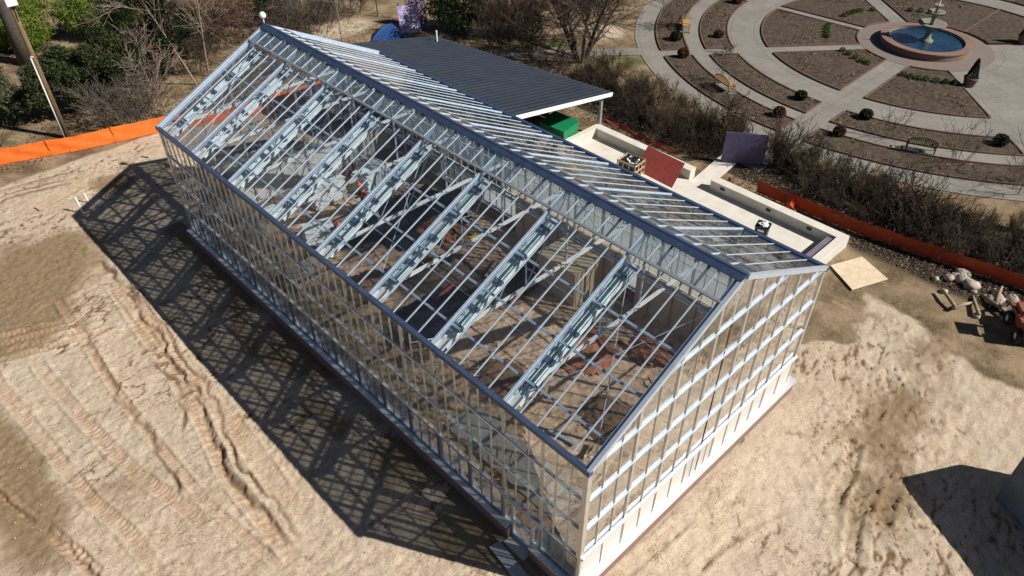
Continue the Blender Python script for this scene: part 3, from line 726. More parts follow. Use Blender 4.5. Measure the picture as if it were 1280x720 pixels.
# ---------------------------------------------------------------- inside the greenhouse
for x, y0, y1, z1, lab in ((12.28, 8.3, 15.5, 2.45, 'pale sheathing panel on the greenhouse back wall, the farther one'), (12.26, 1.4, 7.6, 2.3, 'pale sheathing panel on the greenhouse back wall, the nearer one')):
    r_ = empty('wall_panel', (x, y0, 0), lab, 'panel', 'sheathing inside the greenhouse')
    MB().box(-.05, .05, 0, y1 - y0, 0, z1).build('sheet', 'ply', r_)
    b = MB(); t = .6
    while t < y1 - y0: b.beam((-.075, t, .05), (-.075, t, z1 - .05), .05, .05, (1, 0, 0)); t += 1.2
    b.build('stud', 'wood', r_)
r_ = empty('equipment_box', (10.2, 9.5, 0), 'pale plywood enclosure standing by the sheathed back wall inside the greenhouse', 'box')
MB().box(0, 1.9, 0, 2.3, 0, 1.9).build('sides', 'ply', r_); MB().box(-.05, 1.95, -.05, 2.35, 1.902, 1.95).build('top', 'ply', r_)
def sheet_obj(name, pts, m, label, cat, seed, amp=.15, z=.06, res=.25):
    r = np.random.default_rng(seed); P = np.array(pts); x0, y0 = P.min(0); x1, y1 = P.max(0); c = P.mean(0)
    xs = np.arange(x0, x1 + res, res); ys_ = np.arange(y0, y1 + res, res); XX, YY = np.meshgrid(xs, ys_)
    u = (XX - c[0]) / ((x1 - x0) / 2); v = (YY - c[1]) / ((y1 - y0) / 2); rr = np.abs(u) ** 3 + np.abs(v) ** 3 + fbm(XX, YY, 1.7, seed) * .7
    ZZ = z + np.abs(fbm(XX, YY, .9, seed + 5)) * amp + .05
    i, j = np.meshgrid(np.arange(len(xs) - 1), np.arange(len(ys_) - 1)); a = (j * len(xs) + i)
    keep = (rr[:-1, :-1] < 1); a = a[keep]
    F = np.stack([a, a + 1, a + 1 + len(xs), a + len(xs)], 1)
    return tag(npmesh(name, np.stack([XX, YY, ZZ], -1).reshape(-1, 3), F, m), label, cat)
sheet_obj('pond_liner', [(2.6, 11.8), (7.2, 11.8), (7.2, 14.8), (2.6, 14.8)], 'liner', 'crumpled black liner spread over the soil in the middle of the greenhouse', 'liner', 4, .35)
sheet_obj('pond_liner', [(6.8, 17.6), (11.8, 17.6), (11.8, 22.5), (6.8, 22.5)], 'liner', 'crumpled black liner deeper inside the greenhouse, beyond the two workers', 'liner', 14, .4)
o = MB().poly([(1.35, .9), (3.0, .9), (3.0, 8.2), (1.35, 8.2)], -.1, .09).build('concrete_walk', 'slab'); o['kind'] = 'structure'
def stack(name, x, y, w, d, n, t, m, label, cat, seed, rz=0.0, group=None):
    r = random.Random(seed); ro = empty(name, (x, y, 0), label, cat, group, rz)
    b = MB()
    for q in range(3): b.box(-w / 2, w / 2, -d / 2 + q * (d - .12) / 2, -d / 2 + q * (d - .12) / 2 + .1, .02, .12)
    b.build('skid', 'wood', ro); b = MB()
    for q in range(n):
        jx_, jy_ = r.uniform(-.06, .06), r.uniform(-.06, .06); z = .125 + q * t
        b.box(-w / 2 + jx_, w / 2 + jx_, -d / 2 + jy_, d / 2 + jy_, z, z + t * .62)
    b.build('sheets', m, ro); return ro
stack('glass_stack', 3.2, 24.8, 1.7, 1.1, 9, .11, 'white_sheet', 'white crated stack of panes standing near the greenhouse far left corner', 'stack', 1, .2, 'stacked glazing material')
stack('glass_stack', 4.6, 22.2, 1.5, 1.0, 8, .1, 'white_sheet', 'white crated stack of panes between the left wall and the first worker', 'stack', 2, -.3, 'stacked glazing material')
stack('glass_stack', 6.9, 25.2, 2.1, 1.2, 11, .11, 'white_sheet', 'tallest white stack of panes at the middle of the greenhouse far end', 'stack', 3, .1, 'stacked glazing material')
stack('glass_stack', 2.3, 19.9, 1.6, .9, 7, .1, 'white_sheet', 'low white stack of panes close to the left wall, past the middle of the greenhouse', 'stack', 5, .05, 'stacked glazing material')
stack('glass_stack', 9.6, 24.5, 1.9, 1.2, 10, .12, 'curtain', 'pale blue stack of wrapped panels at the greenhouse far right end', 'stack', 6, .25, 'stacked glazing material')
for q, (x, y, L, rz, lab) in enumerate(((5.0, 29.6, 2.6, .3, 'white board pile on the dirt just outside the far gable, left one'), (8.6, 30.2, 3.2, .15, 'white board pile on the dirt outside the far gable, right one'))):
    r = random.Random(q + 40); ro = empty('board_pile', (x, y, 0), lab, 'boards', 'board piles behind the greenhouse', rz); b = MB()
    for e in range(10): 
        z = .04 + (e // 3) * .09; a_ = r.uniform(-.12, .12); yy = (e % 3 - 1) * .32 + r.uniform(-.05, .05)
        b.beam((-L / 2 * r.uniform(.7, 1), yy, z), (L / 2 * r.uniform(.7, 1), yy + a_, z), .28, .05)
    b.build('boards', 'white_sheet', ro)
r = random.Random(9)
for x, y, lab in ((4.2, 9.2, 'loose bundle of pale stakes on brown soil near the middle of the long wall'), (1.3, 5.0, 'tangle of pale stakes and rope beside the inner concrete walk')):
    b = MB()
    for e in range(16):
        a = r.uniform(0, 3.14); L = r.uniform(.3, .9); cx, cy = x + r.gauss(0, .25), y + r.gauss(0, .5)
        b.tube([(cx, cy, .08 + r.random() * .1), (cx + L * math.cos(a), cy + L * math.sin(a), .1 + r.random() * .35)], .022, 5)
    tag(b.build('stake_bundle', 'wood'), lab, 'stakes')
r_ = empty('water_tank', (10.0, 1.9, 0), 'grey metal equipment crate inside the greenhouse near the sunny gable', 'crate')
b = MB().box(-.6, .6, -.5, .5, .05, .15)
for e in range(6): b.box(-.6 + e * .23, -.55 + e * .23, -.5, -.46, .15, 1.1); b.box(-.6 + e * .23, -.55 + e * .23, .46, .5, .15, 1.1)
b.build('cage', 'steel', r_); MB().box(-.54, .54, -.44, .44, .152, 1.0).build('body', 'container', r_)
b = MB()
pts = [(10.3 + .45 * math.cos(t) * (1 - t * .02), 16.9 + .45 * math.sin(t) * (1 - t * .02), .12 + .012 * t) for t in np.arange(0, 22, .4)]
b.tube(pts, .05, 6); tag(b.build('hose_coil', 'yellow', None, True), 'coiled yellow hose lying on dark soil in the greenhouse', 'hose')

rl = random.Random(77)
for e in range(26):
    L = rl.uniform(.7, 2.6); x = rl.uniform(3.4, 11.0); y = rl.uniform(1.2, 25.5)
    if 9.8 < x and 8.8 < y < 12.4: continue
    m_ = rl.choice(('wood', 'wood', 'red', 'black', 'pvc', 'steel'))
    o = (MB().tube([(-L / 2, 0, 0), (0, .02, .01), (L / 2, 0, 0)], .035, 6) if m_ in ('black', 'pvc', 'steel', 'red') and e % 2 else MB().beam((-L / 2, 0, 0), (L / 2, 0, 0), .14, .05)).build('loose_lumber', m_)
    o.location = (x, y, .17 + rl.random() * .05); o.rotation_euler = (rl.uniform(-.1, .1), rl.uniform(-.06, .06), rl.uniform(0, 3.14))
    tag(o, 'loose length of timber or pipe on the brown soil inside the greenhouse', 'lumber', 'loose lengths on the greenhouse soil')
for e, (x, y, rr, hh_) in enumerate(((4.4, 8.6, 1.3, .4), (8.3, 7.2, 1.5, .45), (6.2, 4.0, 1.2, .3), (10.4, 5.2, 1.0, .45), (4.2, 17.2, 1.3, .5), (9.6, 18.6, 1.3, .5))):
    r2 = np.random.default_rng(900 + e); n = 26; u, v = np.meshgrid(np.linspace(-1, 1, n), np.linspace(-1, 1, n)); d = np.hypot(u, v)
    zz = np.maximum(0, 1 - d ** 1.6 + fbm(u * 3 + e * 7, v * 3, 1.0, 950 + e) * .5) * hh_ + np.maximum(0, r2.normal(size=u.shape)) * .05 - .04
    i_, j_ = np.meshgrid(np.arange(n - 1), np.arange(n - 1)); a = (j_ * n + i_).ravel()
    a = a[(d.ravel()[a] < 1)]
    o = npmesh('soil_heap', np.stack([u * rr, v * rr, zz], -1).reshape(-1, 3), np.stack([a, a + 1, a + 1 + n, a + n], 1), 'soil_red' if e % 2 else 'soil_brown'); o.location = (x, y, .02)
    tag(o, ('low heap of reddish clay' if e % 2 else 'low heap of dark brown soil') + ' inside the greenhouse, ' + ('nearest the long wall, by the stakes', 'near the nearer wall panel', 'beside the inner concrete walk', 'behind the steel crate', 'left of the black liner', 'in front of the far liner')[e], 'soil heap')
# workers
def worker(x, y, rz, label, bend):
    root = empty('person', (x, y, .02), label, 'person', None, rz)
    me = bpy.data.meshes.new('body'); 
    hipz = .88; sp = Vector((math.sin(bend), 0, math.cos(bend)))
    hip = Vector((0, 0, hipz)); ch_ = hip + sp * .42; nk = hip + sp * .58; hd = nk + (sp + Vector((.2, 0, 0))).normalized() * .14; top = hd + sp * .10
    V = [hip, hip + sp * .2, ch_, nk, hd, top]; R_ = [.15, .14, .16, .06, .095, .075]
    E = [(0, 1), (1, 2), (2, 3), (3, 4), (4, 5)]
    for s in (-1, 1):
        i0 = len(V)
        V += [ch_ + Vector((0, .19 * s, .02)), ch_ + Vector((.10, .25 * s, -.26)), ch_ + Vector((.33, .17 * s, -.38)), ch_ + Vector((.40, .15 * s, -.42))]
        R_ += [.065, .05, .038, .045]; E += [(2, i0), (i0, i0 + 1), (i0 + 1, i0 + 2), (i0 + 2, i0 + 3)]
        i0 = len(V)
        V += [hip + Vector((0, .1 * s, -.06)), Vector((.10 if s > 0 else .02, .12 * s, .47)), Vector((.02 if s > 0 else -.1, .12 * s, .09)), Vector((.17 if s > 0 else .05, .13 * s, .04))]
        R_ += [.10, .07, .05, .045]; E += [(0, i0), (i0, i0 + 1), (i0 + 1, i0 + 2), (i0 + 2, i0 + 3)]
    me.from_pydata([tuple(v) for v in V], E, []); o = bpy.data.objects.new('tmp', me); C.objects.link(o)
    o.modifiers.new('s', 'SKIN'); 
    for k2, sv in enumerate(me.skin_vertices[0].data): sv.radius = (R_[k2], R_[k2]); sv.use_root = (k2 == 0)
    o.modifiers.new('d', 'SUBSURF').levels = 2
    dg = bpy.context.evaluated_depsgraph_get(); me2 = bpy.data.meshes.new_from_object(o.evaluated_get(dg)); bpy.data.objects.remove(o)
    me2.materials.clear(); me2.materials.append(M['cloth']); me2.materials.append(M['skin'])
    hz = nk.z + .02
    for p in me2.polygons:
        p.use_smooth = True; c = p.center
        p.material_index = 1 if ((c - hd).length < .14 and c.z > nk.z) or (c.x > ch_.x + .33 and c.z < ch_.z - .2) else 0
    bo = bpy.data.objects.new('body', me2); C.objects.link(bo); bo.parent = root
    hc = top
    h = MB().lathe([(.165, -.01), (.13, .0), (.128, .05), (.10, .11), (.05, .14), (0, .148)], (hc.x, hc.y, hc.z - .02), 14)
    h.build('hard_hat', 'hat', root, True)
    b = MB().lathe([(.165, .0), (.185, .18), (.20, .33), (.14, .42)], (0, 0, 0), 12)
    q = Vector((0, 0, 1)).rotation_difference(sp)
    b.v = [tuple(hip + q @ Vector(v)) for v in b.v]; b.build('vest', 'hat' if bend < .2 else 'cloth', root, True)
worker(7.9, 22.9, 2.4, 'upright worker in dark trousers and an orange vest and helmet inside the greenhouse', .12)
worker(5.4, 21.3, -2.2, 'worker bending forward in dark clothes and an orange helmet inside the greenhouse', .75)

# ---------------------------------------------------------------- shelter building
d1 = Vector((-.99, -.139, 0)); u1 = Vector((-.139, .99, 0)); Bc = Vector((24.35, 19.5, 2.7)); LW, LL = 9.9, 15.0; sl = .235
sh = empty('shelter_building', (Bc.x, Bc.y, 0), 'low shelter with dark ribbed metal roof behind the greenhouse', 'building')
def shp(a, bq, z=0): v = Bc + d1 * a + u1 * bq; return Vector((v.x - Bc.x, v.y - Bc.y, (2.7 + sl * a if z is None else z)))
rn = (Vector((0, 0, 1)) - d1 * sl).normalized()
b = MB(); c4 = [shp(0, 0, None), shp(0, LL, None), shp(LW, LL, None), shp(LW, 0, None)]
b.add([p for p in c4] + [p - Vector((0, 0, .06)) for p in c4], [(0, 1, 2, 3), (7, 6, 5, 4), (0, 4, 5, 1), (1, 5, 6, 2), (2, 6, 7, 3), (3, 7, 4, 0)])
rf = b.build('roof', 'metal_roof', sh)
t = .2
while t < LL - .05:
    MB().beam(shp(.02, t, None) + rn * .03, shp(LW - .02, t, None) + rn * .03, .06, .07, rn).build('seam', 'roof_seam', rf); t += .41
MB().beam(shp(-.03, -.03, None) - Vector((0, 0, .13)), shp(LW, -.03, None) - Vector((0, 0, .13)), .05, .24).build('fascia', 'white', sh)
MB().beam(shp(-.03, .02, None) - Vector((0, 0, .12)), shp(-.03, LL, None) - Vector((0, 0, .12)), .05, .2).build('fascia', 'white', sh)
for a, bq in ((.5, .4), (.5, 5.2), (.5, 10), (.5, 14.6), (9.5, .4)):
    z = 2.55 + sl * a; p = shp(a, bq, 0); MB().box(p.x - .08, p.x + .08, p.y - .08, p.y + .08, 0, z).build('post', 'alu_dark', sh)
MB().add([shp(.6, 14.8, 0), shp(9.7, 14.8, 0), shp(9.7, 14.8, 4.85), shp(.6, 14.8, 2.75)], [(0, 1, 2, 3)]).build('wall', 'dark', sh)
MB().add([shp(9.75, .6, 0), shp(9.75, 14.8, 0), shp(9.75, 14.8, 4.9), shp(9.75, .6, 4.9)], [(0, 1, 2, 3)]).build('wall', 'dark', sh)
MB().add([shp(.9, 4, 0), shp(.9, 14.6, 0), shp(.9, 14.6, 2.8), shp(.9, 4, 2.8)], [(0, 1, 2, 3)]).build('wall', 'dark', sh)
p = shp(1.1, 13.6, None); MB().tube([p - Vector((0, 0, .2)), p + Vector((0, 0, .75))], .06, 8).build('vent_pipe', 'white', sh)

# ---------------------------------------------------------------- patio
pt = MB().poly([(12.7, 3.3), (23.45, 3.3), (23.45, 11.2), (27.0, 11.6), (27.0, 12.75), (23.45, 12.3), (23.45, 19.8), (12.7, 19.8)], -.2, .055).build('patio', 'concrete'); pt['kind'] = 'structure'
WH = .62
def rwall(name, pts, w, label, lights=()):
    ro = empty(name, (pts[0][0], pts[0][1], 0), label, 'wall'); ox, oy = pts[0]
    b = MB(); 
    for (x0, y0, x1, y1) in w: b.box(x0 - ox, x1 - ox, y0 - oy, y1 - oy, -.1, WH)
    b.build('wall', 'conc_wall', ro)
    b = MB()
    for q, (x0, y0, x1, y1) in enumerate(w): b.box(x0 - ox - .02, x1 - ox + .02, y0 - oy - .02 + .042 * q, y1 - oy + .02, WH + .001 * q, WH + .04 + .002 * q)
    b.build('coping', 'concrete', ro)
    for x, y in lights: MB().box(x - ox - .03, x - ox + .01, y - oy - .14, y - oy + .14, .34, .5).build('wall_light', 'black', ro)
rwall('retaining_wall', [(23.3, 3.4)], [(23.2, 3.4, 23.72, 11.0), (20.6, 3.0, 23.72, 3.4)], 'concrete wall with three small lights, bending round the patio corner nearest the camera', [(23.2, 10.2), (23.2, 7.3), (23.2, 4.9)])
rwall('retaining_wall', [(23.3, 12.4)], [(23.2, 12.4, 23.72, 19.9), (19.2, 19.55, 23.2, 19.9)], 'concrete wall with the red board leaning on it, on the far half of the patio')
b = MB(); b.box(20.9, 23.1, 3.42, 3.86, .45, .5)
for e in range(4): b.box(20.9, 23.1, 3.43 + e * .11, 3.51 + e * .11, .502, .525)
b.box(21.0, 21.08, 3.45, 3.82, .05, .45); b.box(22.9, 22.98, 3.45, 3.82, .05, .45)
tag(b.build('slatted_seat', 'purple_d'), 'greyish purple slatted seat against the short end of the patio wall', 'seat')
tag(MB().add([(21.6, 2.75, .05), (23.4, 2.0, .05), (22.6, .3, .05), (20.6, 1.1, .05), (21.6, 2.75, .09), (23.4, 2.0, .09), (22.6, .3, .09), (20.6, 1.1, .09)],
    [(3, 2, 1, 0), (4, 5, 6, 7), (0, 1, 5, 4), (1, 2, 6, 5), (2, 3, 7, 6), (3, 0, 4, 7)]).build('plywood_sheet', 'ply'), 'tan plywood sheet lying outside the near end of the patio wall', 'plywood')
# bin
r_ = empty('rubbish_bin', (20.95, 6.35, .055), 'black bin full of pale rubbish with a white sticker, on the patio', 'bin', None, .25)
b = MB(); p0 = [(-.27, -.27), (.27, -.27), (.27, .27), (-.27, .27)]; p1 = [(x * 1.2, y * 1.2) for x, y in p0]
b.add([(x, y, .02) for x, y in p0] + [(x, y, .95) for x, y in p1], [(3, 2, 1, 0), (0, 1, 5, 4), (1, 2, 6, 5), (2, 3, 7, 6), (3, 0, 4, 7)])
for (x0, y0), (x1, y1) in zip(p1, p1[1:] + p1[:1]): b.beam((x0, y0, .95), (x1, y1, .95), .05, .05)
b.build('body', 'black', r_); r = random.Random(5); b = MB()
for e in range(12):
    c = Vector((r.uniform(-.22, .22), r.uniform(-.22, .22), .86 + r.random() * .16)); a = r.uniform(0, 3); b.beam(c, c + Vector((math.cos(a), math.sin(a), r.uniform(-.2, .5))) * .22, .12, .04)
b.build('rubbish', 'white_sheet', r_); MB().box(-.345, -.332, -.16, .16, .74, .85).build('sticker', 'white', r_)
# red board, crate, dumpster
P = [Vector((21.75, 12.55, .06)), Vector((21.85, 15.3, .06)), Vector((23.30, 15.6, .95)), Vector((23.2, 12.85, .95))]; n_ = (P[1] - P[0]).cross(P[2] - P[0]).normalized() * .02
o = MB().add(P + [p + n_ for p in P], [(3, 2, 1, 0), (4, 5, 6, 7), (0, 1, 5, 4), (1, 2, 6, 5), (2, 3, 7, 6), (3, 0, 4, 7)]).build('plywood_board', 'red'); tag(o, 'red painted board leaning against the patio wall', 'board')
r_ = empty('crate', (21.25, 15.2, .055), 'wooden slatted crate lined with black plastic beside the red board', 'crate', None, .1)
b = MB()
for (x0, y0, x1, y1) in ((-.5, -.6, .5, -.6), (.5, -.6, .5, .6), (.5, .6, -.5, .6), (-.5, .6, -.5, -.6)):
    for z in (.12, .5, .9): b.beam((x0, y0, z), (x1, y1, z), .03, .12)
for x in (-.5, .5):
    for y in (-.6, -.2, .2, .6): b.beam((x * 1.04, y, .02), (x * 1.04, y, 1.0), .07, .03, (1, 0, 0))
for x in (-.17, .17):
    for y in (-.62, .62): b.beam((x, y, .02), (x, y, 1.0), .07, .03, (0, 1, 0))
b.build('slats', 'wood', r_); b = MB().box(-.46, .46, -.56, .56, .04, .88); b.build('lining', 'black', r_)
b = MB(); r = random.Random(4)
for e in range(9): c = Vector((r.uniform(-.35, .35), r.uniform(-.45, .45), .9)); b.beam(c, c + Vector((r.uniform(-.2, .2), r.uniform(-.2, .2), .06)), .08, .03)
b.build('scrap', 'white_sheet', r_)
r_ = empty('dumpster', (21.25, 20.95, 0), 'green metal dumpster at the edge of the shelter roof', 'dumpster', None, .05)
b = MB(); b.add([(-.6, -.95, .12), (.6, -.95, .12), (.6, .95, .12), (-.6, .95, .12), (-.7, -.98, 1.15), (.7, -.98, 1.35), (.7, .98, 1.35), (-.7, .98, 1.15)], [(3, 2, 1, 0), (0, 1, 5, 4), (1, 2, 6, 5), (2, 3, 7, 6), (3, 0, 4, 7)])
for y in (-.5, 0, .5): b.beam((-.66, y, .2), (-.72, y, 1.1), .06, .05, (0, 1, 0))
b.build('body', 'green', r_); MB().add([(-.74, -1, 1.17), (.74, -1, 1.37), (.74, 1, 1.37), (-.74, 1, 1.17), (-.74, -1, 1.21), (.74, -1, 1.41), (.74, 1, 1.41), (-.74, 1, 1.21)], [(3, 2, 1, 0), (4, 5, 6, 7), (0, 1, 5, 4), (1, 2, 6, 5), (2, 3, 7, 6), (3, 0, 4, 7)]).build('lid', 'green', r_)
b = MB()
for x in (-.5, .5):
    for y in (-.8, .8): b.tube([(x, y - .03, .07), (x, y + .03, .07)], .07, 10)
b.build('casters', 'rubber', r_)
def rock(b, c, rr, r, sq=.7):
    n = 9; o = len(b.v); rows = 6
    for i_ in range(rows + 1):
        th = math.pi * i_ / rows
        for k in range(n):
            ph = 2 * math.pi * k / n; q = rr * r.uniform(.78, 1.18); b.v.append((c[0] + q * math.sin(th) * math.cos(ph), c[1] + q * math.sin(th) * math.sin(ph), c[2] + q * sq * math.cos(th)))
    for i_ in range(rows):
        for k in range(n): b.f.append((o + i_ * n + k, o + (i_ + 1) * n + k, o + (i_ + 1) * n + (k + 1) % n, o + i_ * n + (k + 1) % n))
r = random.Random(8)
b = MB(); rock(b, (20.55, 20.55, .32), .42, r, .8); rock(b, (20.7, 20.3, .6), .25, r); tag(b.build('sand_bag', 'ply', None, True), 'bulging beige sack slumped beside the green dumpster', 'sack')
b = MB()
for e in range(7): a = r.uniform(-.5, .5); b.beam((20.3 + r.random() * 1.2, 19.95 + r.random() * .25, .1 + e * .03), (20.9 + r.random() * 1.2, 20.1 + a * .3, .1 + e * .03), .12, .04)
tag(b.build('lumber_scraps', 'wood'), 'loose lumber offcuts behind the patio wall near the dumpster', 'lumber')

# ---------------------------------------------------------------- fences
def net_fence(name, pts, h, m, label, cat, postm, seed, sag=.12, lean=.0, step=.25, postgap=2.4):
    r = np.random.default_rng(seed); P = []; acc = 0
    for (x0, y0), (x1, y1) in zip(pts[:-1], pts[1:]):
        L = math.hypot(x1 - x0, y1 - y0); k = max(1, int(L / step))
        for q in range(k): P.append((x0 + (x1 - x0) * q / k, y0 + (y1 - y0) * q / k, acc + L * q / k))
        acc += L
    P.append((*pts[-1], acc)); ro = empty(name, (P[0][0], P[0][1], 0), label, cat); rows = 6; V = []; ox, oy = P[0][:2]
    for idx, (x, y, s) in enumerate(P):
        a = P[min(idx + 1, len(P) - 1)]; c = P[max(idx - 1, 0)]; dx, dy = a[0] - c[0], a[1] - c[1]; L = math.hypot(dx, dy); nx_, ny_ = -dy / L, dx / L
        t = (s % postgap) / postgap; sg = sag * 4 * t * (1 - t)
        for q in range(rows + 1):
            f = q / rows; w = .05 * math.sin(s * 3.1 + q * 1.3) * (1 - abs(2 * f - 1)) + r.normal() * .012 + lean * f
            V.append((x - ox + nx_ * w, y - oy + ny_ * w, .02 + f * (h - sg) + r.normal() * .008))
    F = [(i_ * (rows + 1) + q, (i_ + 1) * (rows + 1) + q, (i_ + 1) * (rows + 1) + q + 1, i_ * (rows + 1) + q + 1) for i_ in range(len(P) - 1) for q in range(rows)]
    npmesh('netting', V, F, m, ro)
    s = 0
    for x, y, a in P:
        if a >= s: 
            MB().tube([(x - ox, y - oy, -.2), (x - ox, y - oy, h + .12)], .022, 6).build('post', postm, ro); s += postgap
    return ro
net_fence('safety_fence', [(-9.2, 43.6), (-5.04, 42.1), (-.94, 40.55), (3.64, 39.4), (6.2, 38.2), (9.5, 37.3), (14.2, 36.9)], .98, 'orange', 'bright orange plastic safety fence running behind the far end of the greenhouse', 'fence', 'orange', 2, .05, .10, postgap=3.6)
net_fence('silt_fence', [(24.9, 9.0), (25.05, 5.5), (25.3, 2.6), (25.9, -1), (26.55, -4.6), (27.2, -8)], .85, 'redor', 'low red orange fabric fence along the dark hedge row', 'fence', 'wood', 3, .05, -.08)
net_fence('fallen_fence', [(25.1, 20.6), (25.2, 18.5), (24.95, 16.4), (25.15, 14.6)], .32, 'red', 'sagging dark red fence strip on the bank above the patio', 'fence', 'dark', 5, .22, .2, postgap=1.6)
for x, y, s, lab in ((24.3, 6.7, .55, 'bunched orange netting standing between patio wall and red fence'), (24.1, 10.35, .38, 'small crumpled orange net lying at the left end of the patio wall')):
    V = []; n = 14; r2 = np.random.default_rng(int(s * 100))
    for q in range(n):
        for e in range(n):
            u, v = q / (n - 1) * 6.283, e / (n - 1); R2 = s * (.75 - .5 * v) * (1 + .35 * math.sin(3 * u + e)) + r2.normal() * .03
            V.append((x + R2 * math.cos(u), y + R2 * math.sin(u), .04 + v * s * 1.3 * (1 + .35 * math.sin(2 * u)) + r2.normal() * .02))
    F = [(q * n + e, (q + 1) * n + e, (q + 1) * n + e + 1, q * n + e + 1) for q in range(n - 1) for e in range(n - 1)]
    tag(npmesh('netting_bundle', V, F, 'redor'), lab, 'netting')
# ---------------------------------------------------------------- pole, stakes, boards
r_ = empty('utility_pole', (-.88, 42.85, 0), 'wooden utility pole with white conduit and a pale box near its top', 'pole')
MB().tube([(0, 0, -.3), (0, 0, 5), (0, 0, 11)], [.17, .15, .12], 12).build('pole', 'pole', r_, True)
MB().tube([(-.19, -.06, 0), (-.175, -.06, 3), (-.165, -.06, 5.25), (-.10, -.06, 5.38), (-.05, -.14, 5.3)], .045, 8).build('conduit', 'pvc', r_, True)
b = MB().box(-.28, .28, -.42, -.15, 8.35, 8.95); b.box(-.2, .2, -.15, -.08, 8.5, 8.6); b.build('meter_box', 'white', r_)
MB().tube([(.0, -.2, 8.4), (.03, -.19, 8.0), (0, -.16, 7.4)], .02, 6).build('cable', 'black', r_)
for (x, y, dx, dy, L, lab) in ((-3.35, 33.35, -.12, .55, .0, 'longer white pipe stub sticking up at the shadow corner of the greenhouse'), (-2.75, 34.2, -.06, .3, 0, 'shorter white pipe stub beside the shadow corner of the greenhouse')):
    tag(MB().tube([(x, y, 0), (x + dx * .3, y + dy * .3, 1.0 if dy > .5 else .6)], .05, 8).build('pipe_stub', 'pvc'), lab, 'pipe')
tag(MB().beam((-2.2, 36.75, .08), (-1.2, 37.25, .1), .16, .05).build('wood_plank', 'wood'), 'short pale plank lying on dirt near the orange fence', 'plank')
tag(MB().beam((1.6, 36.9, .07), (3.4, 37.9, .09), .5, .05).build('plywood_strip', 'ply_d'), 'wide tan strip of plywood lying close to the far greenhouse corner', 'plywood')
b = MB()
b.add([(-5.0, 35.2, .05), (-2.2, 36.0, .05), (-1.75, 36.9, .05), (-2.6, 37.0, .05), (-3.1, 36.4, .05), (-5.1, 35.7, .05)] + [(-5.0, 35.2, .09), (-2.2, 36.0, .09), (-1.75, 36.9, .09), (-2.6, 37.0, .09), (-3.1, 36.4, .09), (-5.1, 35.7, .09)],
      [(5, 4, 3, 2, 1, 0), (6, 7, 8, 9, 10, 11)] + [(i_, (i_ + 1) % 6, 6 + (i_ + 1) % 6, 6 + i_) for i_ in range(6)])
tag(b.build('plywood_piece', 'ply_d'), 'broken tan plywood piece on the dirt left of the greenhouse shadow', 'plywood')
tag(MB().add([(-.95, 3.1, .06), (-.55, 3.0, .06), (-.75, 1.35, .06), (-1.15, 1.45, .06), (-.95, 3.1, .12), (-.55, 3.0, .12), (-.75, 1.35, .12), (-1.15, 1.45, .12)],
    [(3, 2, 1, 0), (4, 5, 6, 7), (0, 1, 5, 4), (1, 2, 6, 5), (2, 3, 7, 6), (3, 0, 4, 7)]).build('step_board', 'slab'), 'grey board lying on the dirt in front of the greenhouse door', 'board')

# ---------------------------------------------------------------- shipping container, machine, rubble at right
dv = Vector((-.5, -.866, 0)); pv = Vector((.866, -.5, 0)); co = Vector((13.37, -8.01, 0)); CH = 2.6
r_ = empty('storage_container', tuple(co), 'blue grey corrugated storage container at the right edge of the picture', 'container')
b = MB()
def cw(p, d, L, nrm_):
    n = int(L / .14); vs = []; 
    for q in range(n + 1):
        o2 = nrm_ * (0 if (q // 2) % 2 else .035); pp = p + d * (L * q / n) + o2; vs += [(pp.x, pp.y, .15), (pp.x, pp.y, CH - .1)]
    b.add(vs, [(2 * q, 2 * q + 2, 2 * q + 3, 2 * q + 1) for q in range(n)])
cw(Vector((0, 0, 0)), dv, 6.0, -pv); cw(Vector((0, 0, 0)), pv, 2.5, -dv); cw(pv * 2.5, dv, 6.0, pv); cw(dv * 6, pv, 2.5, dv)
cs = [Vector((0, 0, 0)), pv * 2.5, pv * 2.5 + dv * 6, dv * 6]
b.add([(p.x, p.y, CH - .02) for p in cs], [(0, 1, 2, 3)]); b.build('walls', 'container', r_)
fr = MB()
for i_ in range(4):
    p, q = cs[i_], cs[(i_ + 1) % 4]; fr.beam((p.x, p.y, .1), (p.x, p.y, CH), .13, .13, (1, 0, 0))
    for z in (.08, CH - .02): fr.beam((p.x, p.y, z), (q.x, q.y, z), .11, .13)
fr.build('frame', 'container', r_)
M['redmach'].node_tree.nodes['Principled BSDF'].inputs['Roughness'].default_value = .75
r_ = empty('compact_loader', (23.2, -5.6, 0), 'red compact loader with black tyres at the right edge below the red fence', 'loader', None, .6)
b = MB(); b.box(-.9, .5, -.4, .4, .45, .85); b.box(.25, .95, -.35, .35, .5, 1.1); b.box(-.95, -.35, -.38, .38, .85, 1.15); b.build('body', 'redmach', r_)
b = MB()
for y in (-.42, .42): b.beam((-.7, y, .9), (1.3, y, .75), .08, .14); b.beam((1.3, y, .75), (1.5, y, .3), .08, .12)
b.build('lift_arm', 'redmach', r_)
b = MB(); b.add([(1.4, -.6, .1), (1.4, .6, .1), (1.9, .6, .08), (1.9, -.6, .08), (1.4, -.6, .55), (1.4, .6, .55)], [(0, 1, 2, 3), (0, 4, 5, 1), (0, 3, 4), (1, 5, 2)]); b.build('bucket', 'white', r_)
b = MB()
for x in (-.6, .1):
    for y in (-.38, .38): b.tube([(x, y, .8), (x, y, 1.9)], .035, 6)
b.box(-.65, .15, -.43, .43, 1.9, 1.95); b.build('roll_cage', 'black', r_)
MB().box(-.45, -.05, -.25, .25, .86, 1.0).build('seat', 'black', r_); MB().box(.96, 1.0, -.2, .2, .75, 1.0).build('grille', 'white', r_)
